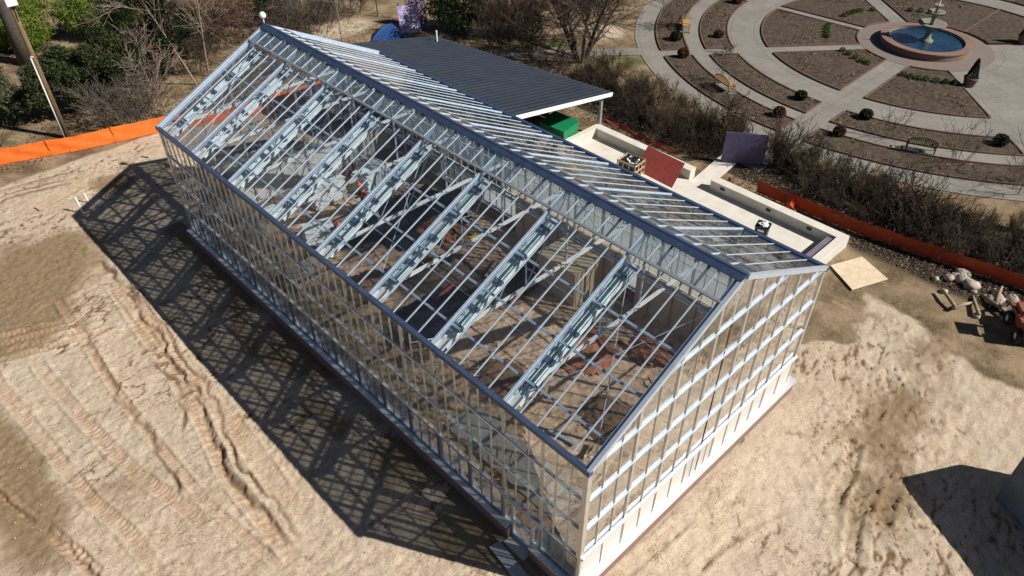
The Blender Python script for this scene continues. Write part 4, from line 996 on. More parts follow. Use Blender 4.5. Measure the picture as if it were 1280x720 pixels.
for x in (-.55, .65):
    for y in (-.52, .52):
        w_ = MB().lathe([(.16, -.1), (.30, -.12), (.34, -.07), (.34, .07), (.30, .12), (.16, .1)], (0, 0, 0), 18); w_.v = [(x + a, y + c, .34 + bz) for a, bz, c in w_.v]
        t_ = w_.build('wheel', 'rubber', r_); w_ = MB().lathe([(0, -.06), (.16, -.06), (.16, .06), (0, .06)], (0, 0, 0), 12); w_.v = [(x + a, y + c, .34 + bz) for a, bz, c in w_.v]; w_.build('rim', 'white', t_)
r = random.Random(21)
for q in range(22):
    x = 24.4 + r.gauss(0, .9); y = -3.2 + r.gauss(0, 1.0); s = r.uniform(.12, .38)
    b = MB(); rock(b, (0, 0, 0), s, r, .65); o = b.build('rubble_stone', 'rock', None, True); o.location = (x, y, s * .35)
    tag(o, 'grey stone in the rubble heap beside the red loader', 'stone', 'rubble heap by the red loader')
for q, (x, y, a, L) in enumerate(((23.6, -3.4, .5, 1.6), (23.1, -3.0, -.3, 1.3), (24.2, -4.0, 1.1, 1.5), (23.0, -2.4, .9, 1.2), (24.9, -3.9, .2, 1.4))):
    o = MB().tube([(-L / 2, 0, 0), (0, .03, .04), (L / 2, -.02, 0)], [.09, .085, .06], 7).build('cut_log', 'log', None, True); o.location = (x, y, .12 + .04 * q); o.rotation_euler = (0, r.uniform(-.15, .15), a)
    tag(o, 'weathered cut log lying among rubble beside the red loader', 'log', 'logs in the rubble heap')

# ---------------------------------------------------------------- purple panels, arch, tarp
r_ = empty('ribbed_panel', (26.25, 12.3, 0), 'upright purple ribbed panel standing where the concrete walk ends', 'panel')
d = Vector((1.42, -1.98, 0)); L = d.length; d.normalize(); n_ = Vector((-d.y, d.x, 0)); n_ = n_ if n_.x < 0 else -n_
b = MB(); nr = 24
for q in range(nr):
    a = d * (L * q / nr); e = d * (L * (q + .8) / nr); b.beam(a.lerp(e, .5) + Vector((0, 0, .12)), a.lerp(e, .5) + Vector((0, 0, 2.05)), L / nr * .66, .05, n_)
b.beam(Vector((0, 0, .3)) - n_ * .05, d * L + Vector((0, 0, .3)) - n_ * .05, .04, .1); b.beam(Vector((0, 0, 1.1)) - n_ * .05, d * L + Vector((0, 0, 1.1)) - n_ * .05, .04, .1); b.beam(Vector((0, 0, 1.8)) - n_ * .05, d * L + Vector((0, 0, 1.8)) - n_ * .05, .04, .1)
q_ = -n_ * .03; b.add([tuple(q_ + Vector((0, 0, .14))), tuple(q_ + d * L + Vector((0, 0, .14))), tuple(q_ + d * L + Vector((0, 0, 2.03))), tuple(q_ + Vector((0, 0, 2.03)))], [(0, 1, 2, 3)])
b.build('slats', 'purple', r_); b = MB()
for t in (.05, L / 2, L - .05): p = d * t - n_ * .1; b.beam(p, p + Vector((0, 0, 1.95)), .09, .09)
b.build('post', 'dark', r_)
r_ = empty('arch_trellis', (27.5, 12.6, 0), 'black metal hoop arch rising behind the purple ribbed panel', 'arch')
for e in (0, .5):
    pts = [(e + .0, 1.0 * math.cos(t), (1.7 + .75 * math.sin(t)) if True else 0) for t in np.linspace(0, math.pi, 14)]
    pts = [(e, 1.0, 0)] + pts + [(e, -1.0, 0)]; MB().tube(pts, .03, 6).build('hoop', 'black', r_, True)
b = MB()
for t in np.linspace(.2, 2.9, 7): b.tube([(0, math.cos(t), 1.7 + .75 * math.sin(t)), (.5, math.cos(t), 1.7 + .75 * math.sin(t))], .018, 5)
b.build('rungs', 'black', r_)
def panel(name, P, th, m, label, cat):
    P = [Vector(p) for p in P]; n2 = (P[1] - P[0]).cross(P[2] - P[0]).normalized() * th
    return tag(MB().add(P + [p + n2 for p in P], [(3, 2, 1, 0), (4, 5, 6, 7), (0, 1, 5, 4), (1, 2, 6, 5), (2, 3, 7, 6), (3, 0, 4, 7)]).build(name, m), label, cat)
panel('fabric_panel', [(24.75, 41.8, .15), (26.2, 41.0, .1), (26.5, 41.6, 2.15), (25.0, 42.4, 2.1)], .05, 'lav', 'mottled lavender sheet propped up beyond the shelter roof', 'sheet')
panel('dark_panel', [(26.3, 42.9, .1), (27.8, 42.2, .1), (27.9, 42.6, 2.5), (26.4, 43.3, 2.6)], .06, 'purple_d', 'dusky purple sheet standing behind the mottled lavender one', 'sheet')
b = MB(); b.add([(22.2, 42.4, .05), (24.4, 40.6, .05), (25.2, 42.2, .05), (23.2, 43.6, .05), (24.2, 42.2, 1.0), (23.6, 42.5, .95)], [(0, 1, 4, 5), (1, 2, 4), (2, 3, 5, 4), (3, 0, 5)])
tag(b.build('tarp', 'tarp'), 'blue tarpaulin draped over a low heap beyond the shelter roof', 'tarpaulin')
for x, y, h, lab in ((25.9, 46.6, 3.4, 'taller slim dark post standing on the grass beyond the blue tarp'), (26.9, 44.9, 1.3, 'short slim stake behind the lavender sheet')):
    tag(MB().tube([(x, y, 0), (x, y, h)], .05, 6).build('post', 'dark'), lab, 'post')

# ---------------------------------------------------------------- circular garden
FC = (52.9, 11.5); GR = 22.5
def gp(r_, a): return (FC[0] + r_ * math.cos(a), FC[1] + r_ * math.sin(a))
def ring(name, r0, r1, z, m, n=180, parent=None, a0=0, a1=2 * math.pi):
    V = []; 
    for q in range(n + 1):
        a = a0 + (a1 - a0) * q / n
        for rr in (r0, r1): V.append((rr * math.cos(a), rr * math.sin(a), 0))
    F = [(2 * q, 2 * q + 1, 2 * q + 3, 2 * q + 2) for q in range(n)]
    o = npmesh(name, V, F, m, parent); o.location = (FC[0], FC[1], z); return o
pv_ = ring('garden_paving', .05, GR, .022, 'garden_concrete'); pv_['kind'] = 'structure'
spk = [(140.5, .60), (93.5, .52), (47, .80), (-.5, 1.05), (181.2, .88)]
def path_strip(name, a, hw, r0, r1, z=.026):
    a = math.radians(a); c, s = math.cos(a), math.sin(a)
    P = [(r_ * c - k * hw * s, r_ * s + k * hw * c, 0) for r_, k in ((r0, -1), (r1, -1), (r1, 1), (r0, 1))]
    o = npmesh(name, P, [(0, 1, 2, 3)], 'garden_concrete'); o.location = (FC[0], FC[1], z); o['kind'] = 'structure'; return o
path_strip('garden_path', 139, .65, GR - .3, 37); path_strip('garden_path', 181.2, .88, GR - .3, 26)
bed_index = {(0, 0): 0}
R_OF = [(5.0, 12.35), (15.1, 17.25), (18.65, 20.8)]
spokes = sorted([(math.radians(a % 360), w) for a, w in spk])
gaps = []
for i_, (a, w) in enumerate(spokes):
    a2, w2 = spokes[(i_ + 1) % len(spokes)]
    gaps.append((a, w, a2 if i_ < len(spokes) - 1 else a2 + 2 * math.pi, w2))
secs = []
for a, w, a2, w2 in gaps:
    if a > math.radians(180) and a2 > math.radians(300): secs.append((a, w, math.radians(222), .02)); secs.append((math.radians(317), .02, a2, w2))
    else: secs.append((a, w, a2, w2))
MASK = []
for a, w, a2, w2 in secs:
    for ri, (r0, r1) in enumerate(R_OF):
        s0 = a + math.asin(w / r0); s1 = a + math.asin(w / r1); e0 = a2 - math.asin(w2 / r0); e1 = a2 - math.asin(w2 / r1)
        n = 40
        if e0 <= s0: continue
        inner = [gp(r0, s0 + (e0 - s0) * q / n) for q in range(n + 1)]; outer = [gp(r1, s1 + (e1 - s1) * q / n) for q in range(n + 1)]
        V = []; rows = 8
        for q in range(n + 1):
            for e in range(rows + 1):
                f = e / rows; x = inner[q][0] * (1 - f) + outer[q][0] * f; y = inner[q][1] * (1 - f) + outer[q][1] * f
                V.append((x - FC[0], y - FC[1], .05 + (.03 * (rnd.random()) + .05 * math.sin(math.pi * f)) * (0 < e < rows) * (0 < q < n)))
        F = [(q * (rows + 1) + e, (q) * (rows + 1) + e + 1, (q + 1) * (rows + 1) + e + 1, (q + 1) * (rows + 1) + e) for q in range(n) for e in range(rows)]
        o = npmesh('mulch_bed', V, F, 'mulch'); o.location = (FC[0], FC[1], 0); o['kind'] = 'structure'
        loop = inner + outer[::-1]; b = MB()
        for p, q2 in zip(loop, loop[1:] + loop[:1]): b.beam((p[0] - FC[0], p[1] - FC[1], .06), (q2[0] - FC[0], q2[1] - FC[1], .06), .08, .15)
        b.build('brick_edging', 'brick_edge', o)
# fountain
fo = empty('fountain', (FC[0], FC[1], 0), 'tiered stone fountain in a round brick basin of blue water', 'fountain')
def lat(prof, nm, m, n=64, smooth=True): return MB().lathe(prof, (0, 0, 0), n).build(nm, m, fo, smooth)
bpv = ring('brick_paving', 3.2, 4.95, .034, 'brick_pave', 96); bpv.location = (0, 0, .034); bpv.parent = fo
lat([(3.28, 0), (3.28, .5)], 'basin_wall', 'brick_pave'); lat([(2.78, .1), (2.78, .5)], 'basin_lining', 'slab')
MB().lathe([(2.74, .5), (3.36, .5), (3.36, .58), (2.74, .58), (2.74, .5)], (0, 0, 0), 64).build('rim', 'brick_pave', fo)
MB().lathe([(.02, .40), (1.4, .40), (2.79, .40)], (0, 0, 0), 64).build('water', 'water', fo)
lat([(.45, .1), (.5, .45), (.34, .55), (.24, .7), (.2, 1.0), (.3, 1.25), (.22, 1.4), (.3, 1.55)], 'pedestal', 'stone', 20)
lat([(.2, 1.45), (.7, 1.55), (1.0, 1.72), (1.04, 1.80), (.97, 1.80), (.6, 1.68), (.2, 1.66)], 'lower_bowl', 'stone', 40)
lat([(.2, 1.66), (.15, 2.0), (.2, 2.3), (.13, 2.5)], 'middle_stem', 'stone', 16)
lat([(.12, 2.4), (.42, 2.48), (.62, 2.62), (.64, 2.68), (.58, 2.68), (.2, 2.58)], 'middle_bowl', 'stone', 32)
lat([(.12, 2.58), (.1, 2.9), (.13, 3.05)], 'upper_stem', 'stone', 14)
lat([(.1, 3.0), (.28, 3.06), (.36, 3.17), (.31, 3.17), (.05, 3.10)], 'upper_bowl', 'stone', 24)
lat([(.07, 3.1), (.045, 3.5), (.03, 3.9), (.005, 4.1)], 'water_jet', 'water_white', 8)
# benches
def bench(x, y, rz, m, label, arched=True):
    ro = empty('garden_bench', (x, y, .1), label, 'bench', 'benches round the garden', rz)
    for s in (-.78, .78):
        b = MB(); b.beam((s, -.26, 0), (s, -.26, .62), .06, .06); b.build('leg', m, ro)
        b = MB(); b.beam((s, .24, 0), (s, .30, .78), .06, .06); b.build('leg', m, ro)
        MB().beam((s, -.30, .63), (s, .28, .66), .07, .045).build('armrest', m, ro)
    b = MB()
    for e in range(5): b.beam((-.76, -.24 + e * .11, .43), (.76, -.24 + e * .11, .43), .085, .03)
    b.build('seat', m, ro); b = MB(); n = 14
    top = lambda t: .80 + (.22 * (1 - (2 * t - 1) ** 2) if arched else .05)
    for e in range(n): t = (e + .5) / n; xx = -.74 + 1.48 * t; b.beam((xx, .26, .5), (xx, .32, top(t)), .05, .022, (0, 1, 0))
    for e in range(10):
        t0, t1 = e / 10, (e + 1) / 10; b.beam((-.78 + 1.56 * t0, .32, top(t0)), (-.78 + 1.56 * t1, .32, top(t1)), .05, .07)
    b.beam((-.76, .26, .5), (.76, .26, .5), .05, .06); b.build('backrest', m, ro)
    MB().box(-.95, .95, -.40, .40, -.09, .012).build('pad', 'garden_concrete', ro)
def face(x, y): return math.atan2(FC[1] - y, FC[0] - x) + math.pi / 2
M['bench_tan'] = mat('golden_bench_wood', (.33, .19, .085), .7, 0, .2, 6); M['bench_old'] = mat('mossy_bench_wood', (.16, .14, .075), .8, 0, .3, 6); M['bench_or'] = mat('orange_bench_wood', (.42, .24, .075), .7, 0, .2, 6)
bench(34.85, 17.85, face(34.85, 17.85), 'bench_tan', 'tan wooden bench with curved back, beside the leafless shrub in the outer ring')
bench(42.3, 26.6, face(42.3, 26.6), 'bench_or', 'bright orange wooden bench at the far outer ring of the garden')
bench(36.05, 4.6, face(36.05, 4.6), 'bench_old', 'weathered olive slatted bench facing the fountain, nearest the red fence')
# planters
def planter(x, y, label, R, H):
    ro = empty('planter', (x, y, .02), label, 'planter', 'clay pots of clipped evergreens')
    MB().lathe([(.0, .0), (.30, .0), (.36, .1), (.46, .55), (.50, .58), (.50, .68), (.42, .68), (.40, .6), (0, .6)], (0, 0, 0), 24).build('pot', 'terracotta', ro, True)
    rg = np.random.default_rng(int(x * 10)); n = 2600; t = rg.uniform(0, 1, n) ** .8; rr = (R * (1 - t) ** .8 + .03) * rg.uniform(.75, 1.05, n); a = rg.uniform(0, 6.283, n)
    V, F = leaf_quads(np.stack([rr * np.cos(a), rr * np.sin(a), .65 + t * H], 1), .05, rg); npmesh('foliage', V, F, 'leaf_black', ro)
planter(47.75, 6.2, 'dark clay pot with a tall clipped cone shrub beside the brick paving', .36, 1.35)
planter(58.7, 6.3, 'dark clay pot with a dense evergreen at the right edge near the fountain', .42, 1.2)
# boxwoods and low edging plants
def ball_plant(name, x, y, r_, m, label, cat, group, seed, n=1300, sq=.9, sz=.065):
    rg = np.random.default_rng(seed); d = rg.normal(size=(n, 3)); d /= np.linalg.norm(d, axis=1)[:, None]; P = d * (r_ * rg.uniform(.7, 1.06, n))[:, None]; P[:, 2] *= sq; P[:, 2] += r_ * sq * .9
    P[:, 2] = np.maximum(P[:, 2], .02); V, F = leaf_quads(P, sz, rg); o = npmesh(name, V, F, m); o.location = (x, y, .06); return tag(o, label, cat, group)
G = 'round clipped shrubs in the garden beds'
for q, (x, y, r_, m, lab) in enumerate((
    (39.64, 25.6, .45, 'leaf_black', 'round clipped shrub above the left path, in the outermost bed'), (37.3, 23.2, .42, 'leaf_brown', 'rusty clipped shrub just below the left path'),
    (42.55, 23.6, .36, 'leaf_brown', 'small round shrub above the left path in the middle ring bed'), (37.2, 13.3, .38, 'leaf_black', 'dark round shrub left of the path that crosses to the fountain'),
    (40.3, 1.5, .42, 'leaf_black', 'dark round shrub at the far right end of the middle ring bed'), (50.4, 27.0, .45, 'leaf_brown', 'rusty round shrub at the very top of the middle ring bed'),
    (33.9, 13.0, .40, 'leaf_brown', 'rusty shrub at the tip of the outer bed above the purple panel'), (37.7, 8.9, .40, 'leaf_black', 'round clipped shrub right of the path that crosses to the fountain'),
    (34.3, 9.0, .38, 'leaf_brown', 'small rusty shrub at the left tip of the bed with the olive bench'))):
    ball_plant('clipped_shrub', x, y, r_, m, lab, 'shrub', G, 300 + q)
rows = {'low green edging plant in the row left of the fountain path': [(46.92, 15.31), (46.7, 14.67), (46.34, 13.98), (46.12, 13.36), (46.0, 12.86)],
        'low green edging plant in the row below the fountain by the cone pot': [(45.99, 10.13), (46.0, 9.61), (46.1, 9.09), (46.3, 8.64), (46.55, 8.05), (46.8, 7.46), (47.1, 6.95)],
        'low green edging plant in the row at upper left of the fountain': [(50.87, 18.63), (50.3, 18.4), (49.7, 18.07), (49.2, 17.8), (48.76, 17.56)],
        'low green edging plant in the row above the fountain': [(54.08, 18.82), (54.7, 18.8), (55.28, 18.71), (55.7, 18.6), (56.13, 18.42), (57.05, 17.79)],
        'low green edging plant in the row at the far top right of the fountain': [(59.3, 15.5), (59.7, 14.8), (60.0, 14.0), (60.2, 13.3)]}
q = 0
for lab, ps in rows.items():
    for x, y in ps: ball_plant('edging_plant', x, y, .24, 'leaf_green', lab, 'plant', lab.replace('low green edging plant in the', 'edging plants,'), 500 + q, 260, .8, .05); q += 1

# ---------------------------------------------------------------- bare shrubs and grasses of the hedge row
protos = []
for s in range(4):
    ro = empty('hedge_shrub', (0, 0, 0)); bare_shrub_mesh(50 + s, 1.0, 1.15 + .12 * (s % 2), 30, 'hedge_a' if s % 2 else 'hedge_b', 'stems', 2, (3, 5), .012, .55, .007, ro, .9); protos.append(ro)
def tuft_mesh(seed, R, H, n, parent):
    rg = np.random.default_rng(seed); a = rg.uniform(0, 6.283, n); rr = R * .35 * np.sqrt(rg.uniform(0, 1, n)); b0 = np.stack([rr * np.cos(a), rr * np.sin(a), np.zeros(n)], 1)
    o = np.stack([np.cos(a), np.sin(a), np.zeros(n)], 1) * (R * rg.uniform(.1, .8, n))[:, None]; h = H * rg.uniform(.6, 1.1, n); w = np.stack([-np.sin(a), np.cos(a), np.zeros(n)], 1) * .012
    m1 = b0 + o * .4; m1[:, 2] = h * .65; t = b0 + o; t[:, 2] = h
    V = np.stack([b0 - w, b0 + w, m1 + w, m1 - w, m1 - w, m1 + w, t + w * .3, t - w * .3], 1).reshape(-1, 3)
    k = np.arange(n)[:, None] * 8; F = np.concatenate([k + np.array([0, 1, 2, 3]), k + np.array([4, 5, 6, 7])])
    return npmesh('blades', V, F, 'straw', parent)
gproto = []
for s in range(3):
    ro = empty('grass_clump', (0, 0, 0)); tuft_mesh(80 + s, .7, 1.15, 420, ro); gproto.append(ro)
used = set()
def place(protos, x, y, sc, rz, label, cat, group):
    k = rnd.randrange(len(protos)); p = protos[k]
    o = copy_tree(p) if id(p) in used else p
    used.add(id(p)); o.location = (x, y, 0); o.rotation_euler = (0, 0, rz); o.scale = (sc, sc, sc * rnd.uniform(.85, 1.15)); return tag(o, label, cat, group)
LB = 'leafless twiggy shrub in the shaded hedge row behind the red fence'
yy = -9.5
while yy < 10.2:
    for base in (27.0, 28.3, 29.5):
        x = base + (max(0, -yy) * .13) + rnd.uniform(-.35, .35); y = yy + rnd.uniform(-.5, .5)
        if y > 7.0 and x < 28.0: continue
        place(protos, x, y, rnd.choice((.7, .9, 1.1, 1.3, 1.5)) * rnd.uniform(.9, 1.1), rnd.uniform(0, 6.28), LB, 'shrub', 'hedge shrubs behind the red fence')
    yy += 1.15
LB2 = 'leafless twiggy shrub on the bank between the shelter and the round garden'
yy = 13.2
while yy < 25.5:
    for base in (26.6, 27.8, 29.0):
        x = base + rnd.uniform(-.4, .4) + max(0, yy - 19) * .3; y = yy + rnd.uniform(-.5, .5)
        place(protos, x, y, rnd.choice((.6, .85, 1.0, 1.2, 1.45)) * rnd.uniform(.9, 1.1), rnd.uniform(0, 6.28), LB2, 'shrub', 'hedge shrubs on the bank')
    yy += 1.2
LG = 'straw coloured dry grass clump among the bank shrubs left of the purple panel'
for q in range(46):
    y = rnd.uniform(13.5, 26); x = rnd.uniform(27.2, 30.0) + max(0, y - 18) * .28
    place(gproto, x, y, rnd.uniform(.8, 1.25), rnd.uniform(0, 6.28), LG, 'grass clump', 'dry grass clumps on the bank')
LG2 = 'straw coloured dry grass clump along the outer garden path behind the red fence'
for q in range(38):
    y = rnd.uniform(-8, 9.5); x = rnd.uniform(28.6, 30.2) + max(0, -y) * .25 + max(0, 4 - y) * .12
    place(gproto, x, y, rnd.uniform(.6, .95), rnd.uniform(0, 6.28), LG2, 'grass clump', 'dry grass clumps behind the red fence')
def shrub_thing(name, x, y, R, H, stems, m, label, seed, depth=2, kids=(3, 5), r=.02, lean=.5, rmin=.01, base=.6):
    ro = empty(name, (x, y, 0), label, 'shrub'); bare_shrub_mesh(seed, R, H, stems, m, 'stems', depth, kids, r, lean, rmin, ro, base); return ro
shrub_thing('dead_vine', 28.25, 9.75, .5, 2.3, 34, 'twig_d', 'tall tangled dead vine standing just right of the purple ribbed panel', 401, 2, (3, 5), .02, .25, .01, .5)
shrub_thing('bare_shrub', 36.2, 18.6, .5, 1.9, 12, 'twig_g', 'pale leafless shrub in mulch beside the tan curved bench', 402, 2, (2, 4), .016, .5, .008)
shrub_thing('bare_shrub', 40.2, 21.2, .6, .9, 22, 'twig_g', 'small grey leafless shrub beside the left path in the middle ring bed', 403, 2, (3, 4), .012, .7, .008)
shrub_thing('bare_shrub', 36.3, 6.6, .4, 2.0, 7, 'twig_d', 'slender leafless shrub left of the olive slatted bench', 404, 2, (3, 4), .018, .45, .009)
shrub_thing('bare_shrub', 36.3, 2.4, .6, 2.6, 9, 'twig_d', 'taller spreading leafless shrub right of the olive slatted bench', 405, 2, (3, 4), .02, .7, .009)
shrub_thing('bare_shrub', 35.5, -1.2, .6, 2.4, 12, 'twig_d', 'spreading leafless shrub at the right edge past the olive bench', 406, 2, (3, 5), .018, .7, .009)
shrub_thing('bare_shrub', 41.9, 27.6, .7, 1.8, 20, 'twig_g', 'grey leafless shrub behind the bright orange bench', 407, 2, (3, 5), .016, .6, .009)

# ---------------------------------------------------------------- trees
FT = foliage_thing
FT('evergreen_shrub', .6, 46.2, 2.7, 4.6, 15000, 'leaf', .085, 'leaf_dark', 'broad dark evergreen shrub right behind the utility pole', 'shrub', 601, 30)
FT('evergreen_tree', 7.4, 47.0, 3.1, 7.6, 22000, 'leaf', .085, 'leaf_black', 'tall dark evergreen left of the bare saplings', 'tree', 602, 30)
FT('evergreen_shrub', 3.4, 45.4, 2.5, 5.4, 13000, 'leaf', .08, 'leaf_dark', 'dark evergreen between the utility pole shrub and the brown thicket', 'shrub', 612, 24)
FT('needle_shrub', 1.6, 60.5, 3.4, 3.4, 17000, 'needle', .22, 'leaf_bright', 'bright green feathery evergreen at the top left beside the big trunk', 'shrub', 603, 28)
FT('needle_shrub', 8.0, 59.6, 3.6, 3.8, 18000, 'needle', .22, 'leaf_bright', 'bright green feathery evergreen, the right one of the pair at top left', 'shrub', 604, 28)
FT('needle_shrub', 3.5, 67.0, 4.5, 4.0, 16000, 'needle', .25, 'leaf_bright', 'feathery green evergreen behind the bright pair at the top left edge', 'shrub', 614, 28)
FT('grey_shrub', -2.6, 47.6, 1.9, 2.4, 8000, 'leaf', .08, 'leaf_grey', 'grey green shrub left of the utility pole', 'shrub', 605, 22)
FT('grey_shrub', -3.2, 51.5, 2.2, 2.2, 7000, 'leaf', .08, 'leaf_grey', 'grey green shrub behind the first one at the left edge', 'shrub', 606, 20)
FT('evergreen_shrub', 18.0, 52.2, 2.4, 3.8, 11000, 'leaf', .09, 'leaf_dark', 'green evergreen shrub beyond the far end of the greenhouse ridge', 'shrub', 607, 24)
FT('evergreen_shrub', 27.4, 56.0, 3.2, 3.4, 9000, 'leaf', .1, 'leaf_black', 'dark evergreen shrub at the top edge above the blue tarp', 'shrub', 617, 24)
FT('evergreen_tree', 28.4, 38.6, 3.0, 5.2, 18000, 'leaf', .085, 'leaf_black', 'dense dark evergreen behind the far corner of the shelter roof', 'tree', 608, 30)
shrub_thing('bare_thicket', 3.0, 42.4, 2.4, 2.6, 70, 'twig_g', 'brown leafless thicket behind the orange fence beside the greenhouse corner', 611, 2, (4, 6), .018, .7, .011, .75)
shrub_thing('bare_thicket', 13.9, 50.2, 2.3, 4.0, 70, 'twig_b', 'reddish leafless thicket beyond the far gable of the greenhouse', 613, 2, (4, 6), .02, .45, .012, .7)
shrub_thing('bare_thicket', 20.2, 48.2, 2.6, 3.0, 70, 'twig_g', 'grey leafless thicket behind the slim sapling beyond the greenhouse ridge', 615, 2, (4, 6), .02, .6, .012, .8)
shrub_thing('bare_thicket', 16.6, 46.6, 1.8, 2.2, 50, 'twig_d', 'dark leafless thicket right behind the ridge end of the greenhouse', 616, 2, (4, 6), .02, .6, .012, .8)
shrub_thing('bare_thicket', 29.6, 34.0, 2.6, 2.6, 80, 'twig_d', 'dark leafless thicket between the shelter roof and the big bare tree', 618, 2, (4, 6), .02, .6, .012, .85)
shrub_thing('bare_thicket', 31.6, 36.5, 2.6, 3.2, 80, 'twig_b', 'reddish leafless thicket behind the big bare tree', 619, 2, (4, 6), .02, .55, .012, .85)
shrub_thing('bare_thicket', 28.0, 28.6, 1.8, 1.4, 60, 'twig_d', 'low dark leafless thicket along the far edge of the shelter roof', 620, 2, (3, 5), .018, .7, .011, .9)
shrub_thing('bare_thicket', 44.0, 36.5, 2.8, 2.6, 70, 'twig_b', 'reddish leafless thicket at the top edge above the orange bench', 621, 2, (4, 6), .02, .6, .013, .85)
bare_tree('bare_sapling', 9.9, 45.3, 8.5, .07, 'tall pale leafless sapling left of the reddish thicket', 701, 'bark_l', 1, (.02, 0), 3, (6, 8), .55, rmin=.013)
bare_tree('bare_sapling', 8.6, 44.6, 9.0, .08, 'leaning pale leafless sapling with its top bent left', 702, 'bark_l', 1, (-.38, .1), 3, (6, 8), .55, rmin=.013)
bare_tree('bare_sapling', 5.2, 42.0, 4.2, .05, 'whitish leafless sapling close to the orange fence', 703, 'bark_l', 1, (-.15, .1), 3, (6, 9), .7, rmin=.011)
bare_tree('bare_sapling', 20.6, 44.0, 4.6, .07, 'grey leafless sapling beyond the greenhouse ridge, left of the blue tarp', 704, 'bark_l', 1, (0, 0), 3, (4, 6), .7, rmin=.012)
bare_tree('bare_sapling', 12.0, 49.5, 7.0, .08, 'grey many-branched sapling between the tall pale one and the reddish thicket', 711, 'twig_g', 3, (0, 0), 3, (5, 7), .6, rmin=.012, fan=.3)
bare_tree('bare_sapling', 7.2, 47.0, 6.0, .07, 'brown many-branched sapling in front of the tall dark evergreen', 712, 'twig', 4, (0, 0), 3, (5, 7), .65, rmin=.012, fan=.35)
bare_tree('bare_sapling', 35.5, 34.0, 5.0, .08, 'low brown sapling at the top edge right of the big bare tree', 713, 'twig_g', 5, (0, 0), 3, (5, 7), .6, rmin=.012, fan=.5)
shrub_thing('bare_thicket', 9.5, 48.0, 2.2, 2.4, 60, 'twig', 'brown leafless thicket at the foot of the two tall pale saplings', 721, 2, (4, 6), .018, .7, .011, .85)
shrub_thing('bare_thicket', 24.0, 49.5, 2.4, 2.6, 60, 'twig_g', 'grey leafless thicket at the top edge left of the dark slim post', 722, 2, (4, 6), .018, .6, .012, .85)
bare_tree('bare_tree', 31.4, 28.2, 7.4, .14, 'large leafless tree with many trunks beside the round garden', 705, 'twig_d', 10, (0, 0), 3, (6, 8), .55, rmin=.012, fan=.5)
MTR = empty('pine_tree', (1.1, 57.0, 0), 'thick dark pine trunk behind the utility pole', 'tree')
b = MB(); b.tube([(0, 0, -.2), (.05, 0, 3), (0, .1, 8), (0, 0, 15)], [.62, .5, .46, .35], 14); b.build('trunk', 'bark', MTR, True)
rg = np.random.default_rng(71); P = clump_points(9000, 4.5, 6, 26, rg); P[:, 2] += 12.5; V, F = leaf_quads(P, .25, rg, .14); npmesh('crown', V, F, 'leaf_dark', MTR)
b = MB(); r = random.Random(3)
for e in range(10): a = r.uniform(0, 6.28); z = r.uniform(12, 15); b.tube([(0, 0, z), (1.5 * math.cos(a), 1.5 * math.sin(a), z + .6), (3.4 * math.cos(a), 3.4 * math.sin(a), z + 1.2)], [.12, .08, .03], 6)
b.build('limbs', 'bark', MTR, True)
# litter of twigs and leaves on the banks (uncountable)
rg = np.random.default_rng(99); n = 26000
PX = np.concatenate([rg.uniform(24, 30, n // 2), rg.uniform(-6, 24, n // 2)]); PY = np.concatenate([rg.uniform(-9, 26, n // 2), rg.uniform(40.5, 58, n // 2)])
k = ~((PX > 11) & (PX < 26.9) & (PY > 10.8) & (PY < 13.2)) & (np.hypot(PX - FC[0], PY - FC[1]) > GR + .1)
P = np.stack([PX, PY, np.full(n, .03)], 1)[k]; V, F = leaf_quads(P, .10, rg, .25, 3.0); V[:, 2] = np.abs(V[:, 2]) + .01
n2_ = 15000; rr_ = np.sqrt(rg.uniform(5.2 ** 2, 20.7 ** 2, n2_)); aa_ = rg.uniform(.1, 3.86, n2_); cl_ = vnoise(rr_ * np.cos(aa_) + 60, rr_ * np.sin(aa_) + 60, 1.6, 33) > .02
inb = ((rr_ < 12.2) | ((rr_ > 15.2) & (rr_ < 17.1)) | (rr_ > 18.8)) & cl_
for a_s, w_s in spk: inb &= ~((np.abs(rr_ * np.sin(aa_ - math.radians(a_s))) < w_s + .12) & (np.cos(aa_ - math.radians(a_s)) > 0))
Pb = np.stack([FC[0] + rr_ * np.cos(aa_), FC[1] + rr_ * np.sin(aa_), np.full(n2_, .12)], 1)[inb]
Vb, Fb = leaf_quads(Pb, .13, rg, .22, 1.2); Vb[:, 2] = np.abs(Vb[:, 2] - .08) + .085
tag(npmesh('dry_sprigs', Vb, Fb, 'debris'), 'dry dead sprigs and leaves scattered over the mulch beds', None, None, 'stuff')
tag(npmesh('leaf_litter', V, F, 'debris'), 'brown litter of twigs and leaves on the banks', None, None, 'stuff')
rg = np.random.default_rng(98); n = 26000
PX = rg.uniform(-12.5, 14, n); PY = rg.uniform(-9, 38, n); k = ~((PX > -.4) & (PX < 13) & (PY > -.4) & (PY < 27.2)); dens = vnoise(PX, PY, 2.5, 8) + .5 > rg.uniform(.1, 1, n); k &= dens
P = np.stack([PX, PY, np.full(n, .03)], 1)[k]; V, F = leaf_quads(P, .024, rg, .8, .2); V[:, 2] = np.abs(V[:, 2] + .02)
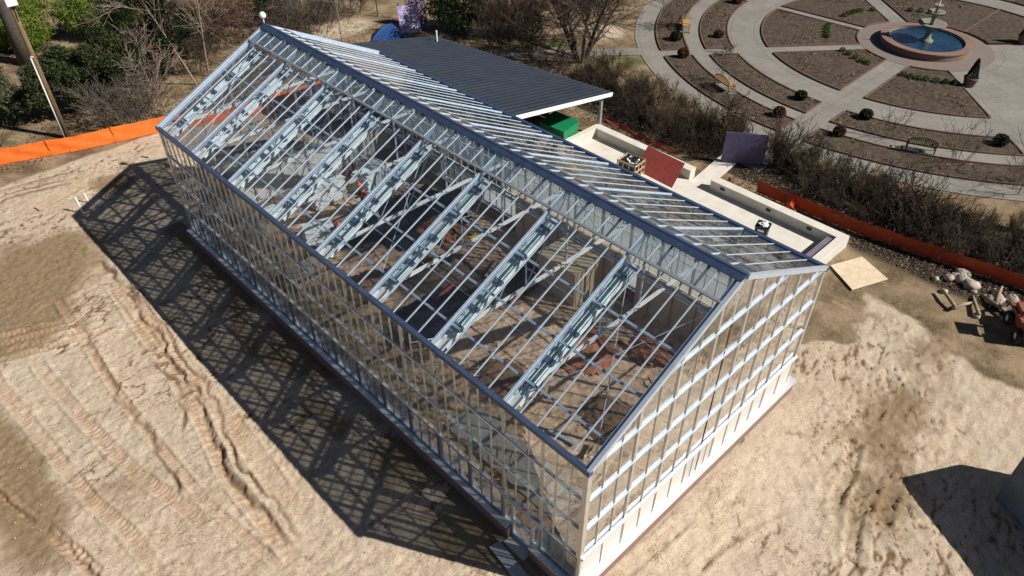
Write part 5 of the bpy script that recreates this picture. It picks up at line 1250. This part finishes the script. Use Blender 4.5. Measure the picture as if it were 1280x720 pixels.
M['pebble'] = leaf_mat('dirt_clods', (.24, .165, .10), (.50, .39, .28), 0)
tag(npmesh('dirt_clods', V, F, 'pebble'), 'small clods scattered over the graded dirt', None, None, 'stuff')

# ---------------------------------------------------------------- camera, light, world
q_ = CAMQ = (-9.81044858, -7.35371784, 22.8445940, math.radians(43.63003), math.radians(39.80902), math.radians(-.18833), 930.67)
yaw, pit, rol = q_[3:6]
f = Vector((math.sin(yaw) * math.cos(pit), math.cos(yaw) * math.cos(pit), -math.sin(pit))); rt = Vector((math.cos(yaw), -math.sin(yaw), 0)); up = rt.cross(f)
r2 = rt * math.cos(rol) + up * math.sin(rol); u2 = -rt * math.sin(rol) + up * math.cos(rol)
cam = bpy.data.cameras.new('camera'); co_ = bpy.data.objects.new('camera', cam); C.objects.link(co_)
mw = Matrix((r2, u2, -f)).transposed().to_4x4(); mw.translation = Vector(q_[:3]); co_.matrix_world = mw
cam.sensor_width = 36; cam.lens = q_[6] / 1280 * 36; cam.clip_end = 3000; cam.clip_start = .1; scene.camera = co_
sd = Vector((-.585, 1.03, -1.0)).normalized()
sun = bpy.data.lights.new('sun', 'SUN'); sun.energy = 5.0; sun.angle = math.radians(.53); sun.color = (1, .955, .88)
so = bpy.data.objects.new('sun', sun); C.objects.link(so); so.rotation_euler = sd.to_track_quat('-Z', 'Y').to_euler()
w = bpy.data.worlds.new('World'); scene.world = w; w.use_nodes = True; nt = w.node_tree
bg = nt.nodes['Background']; sky = nt.nodes.new('ShaderNodeTexSky'); sky.sky_type = 'NISHITA'; sky.sun_disc = False
sky.sun_elevation = math.asin(-sd.z); sky.sun_rotation = math.atan2(-sd.x, -sd.y); sky.air_density = .45; sky.dust_density = .3
nt.links.new(sky.outputs[0], bg.inputs[0]); bg.inputs[1].default_value = .05
vs = scene.view_settings; vs.view_transform = 'Standard'; vs.look = 'None'; vs.exposure = .36; vs.gamma = 1; vs.use_curve_mapping = False
scene.cycles.max_bounces = 12; scene.cycles.transparent_max_bounces = 40; scene.cycles.use_adaptive_sampling = True; scene.cycles.use_denoising = True
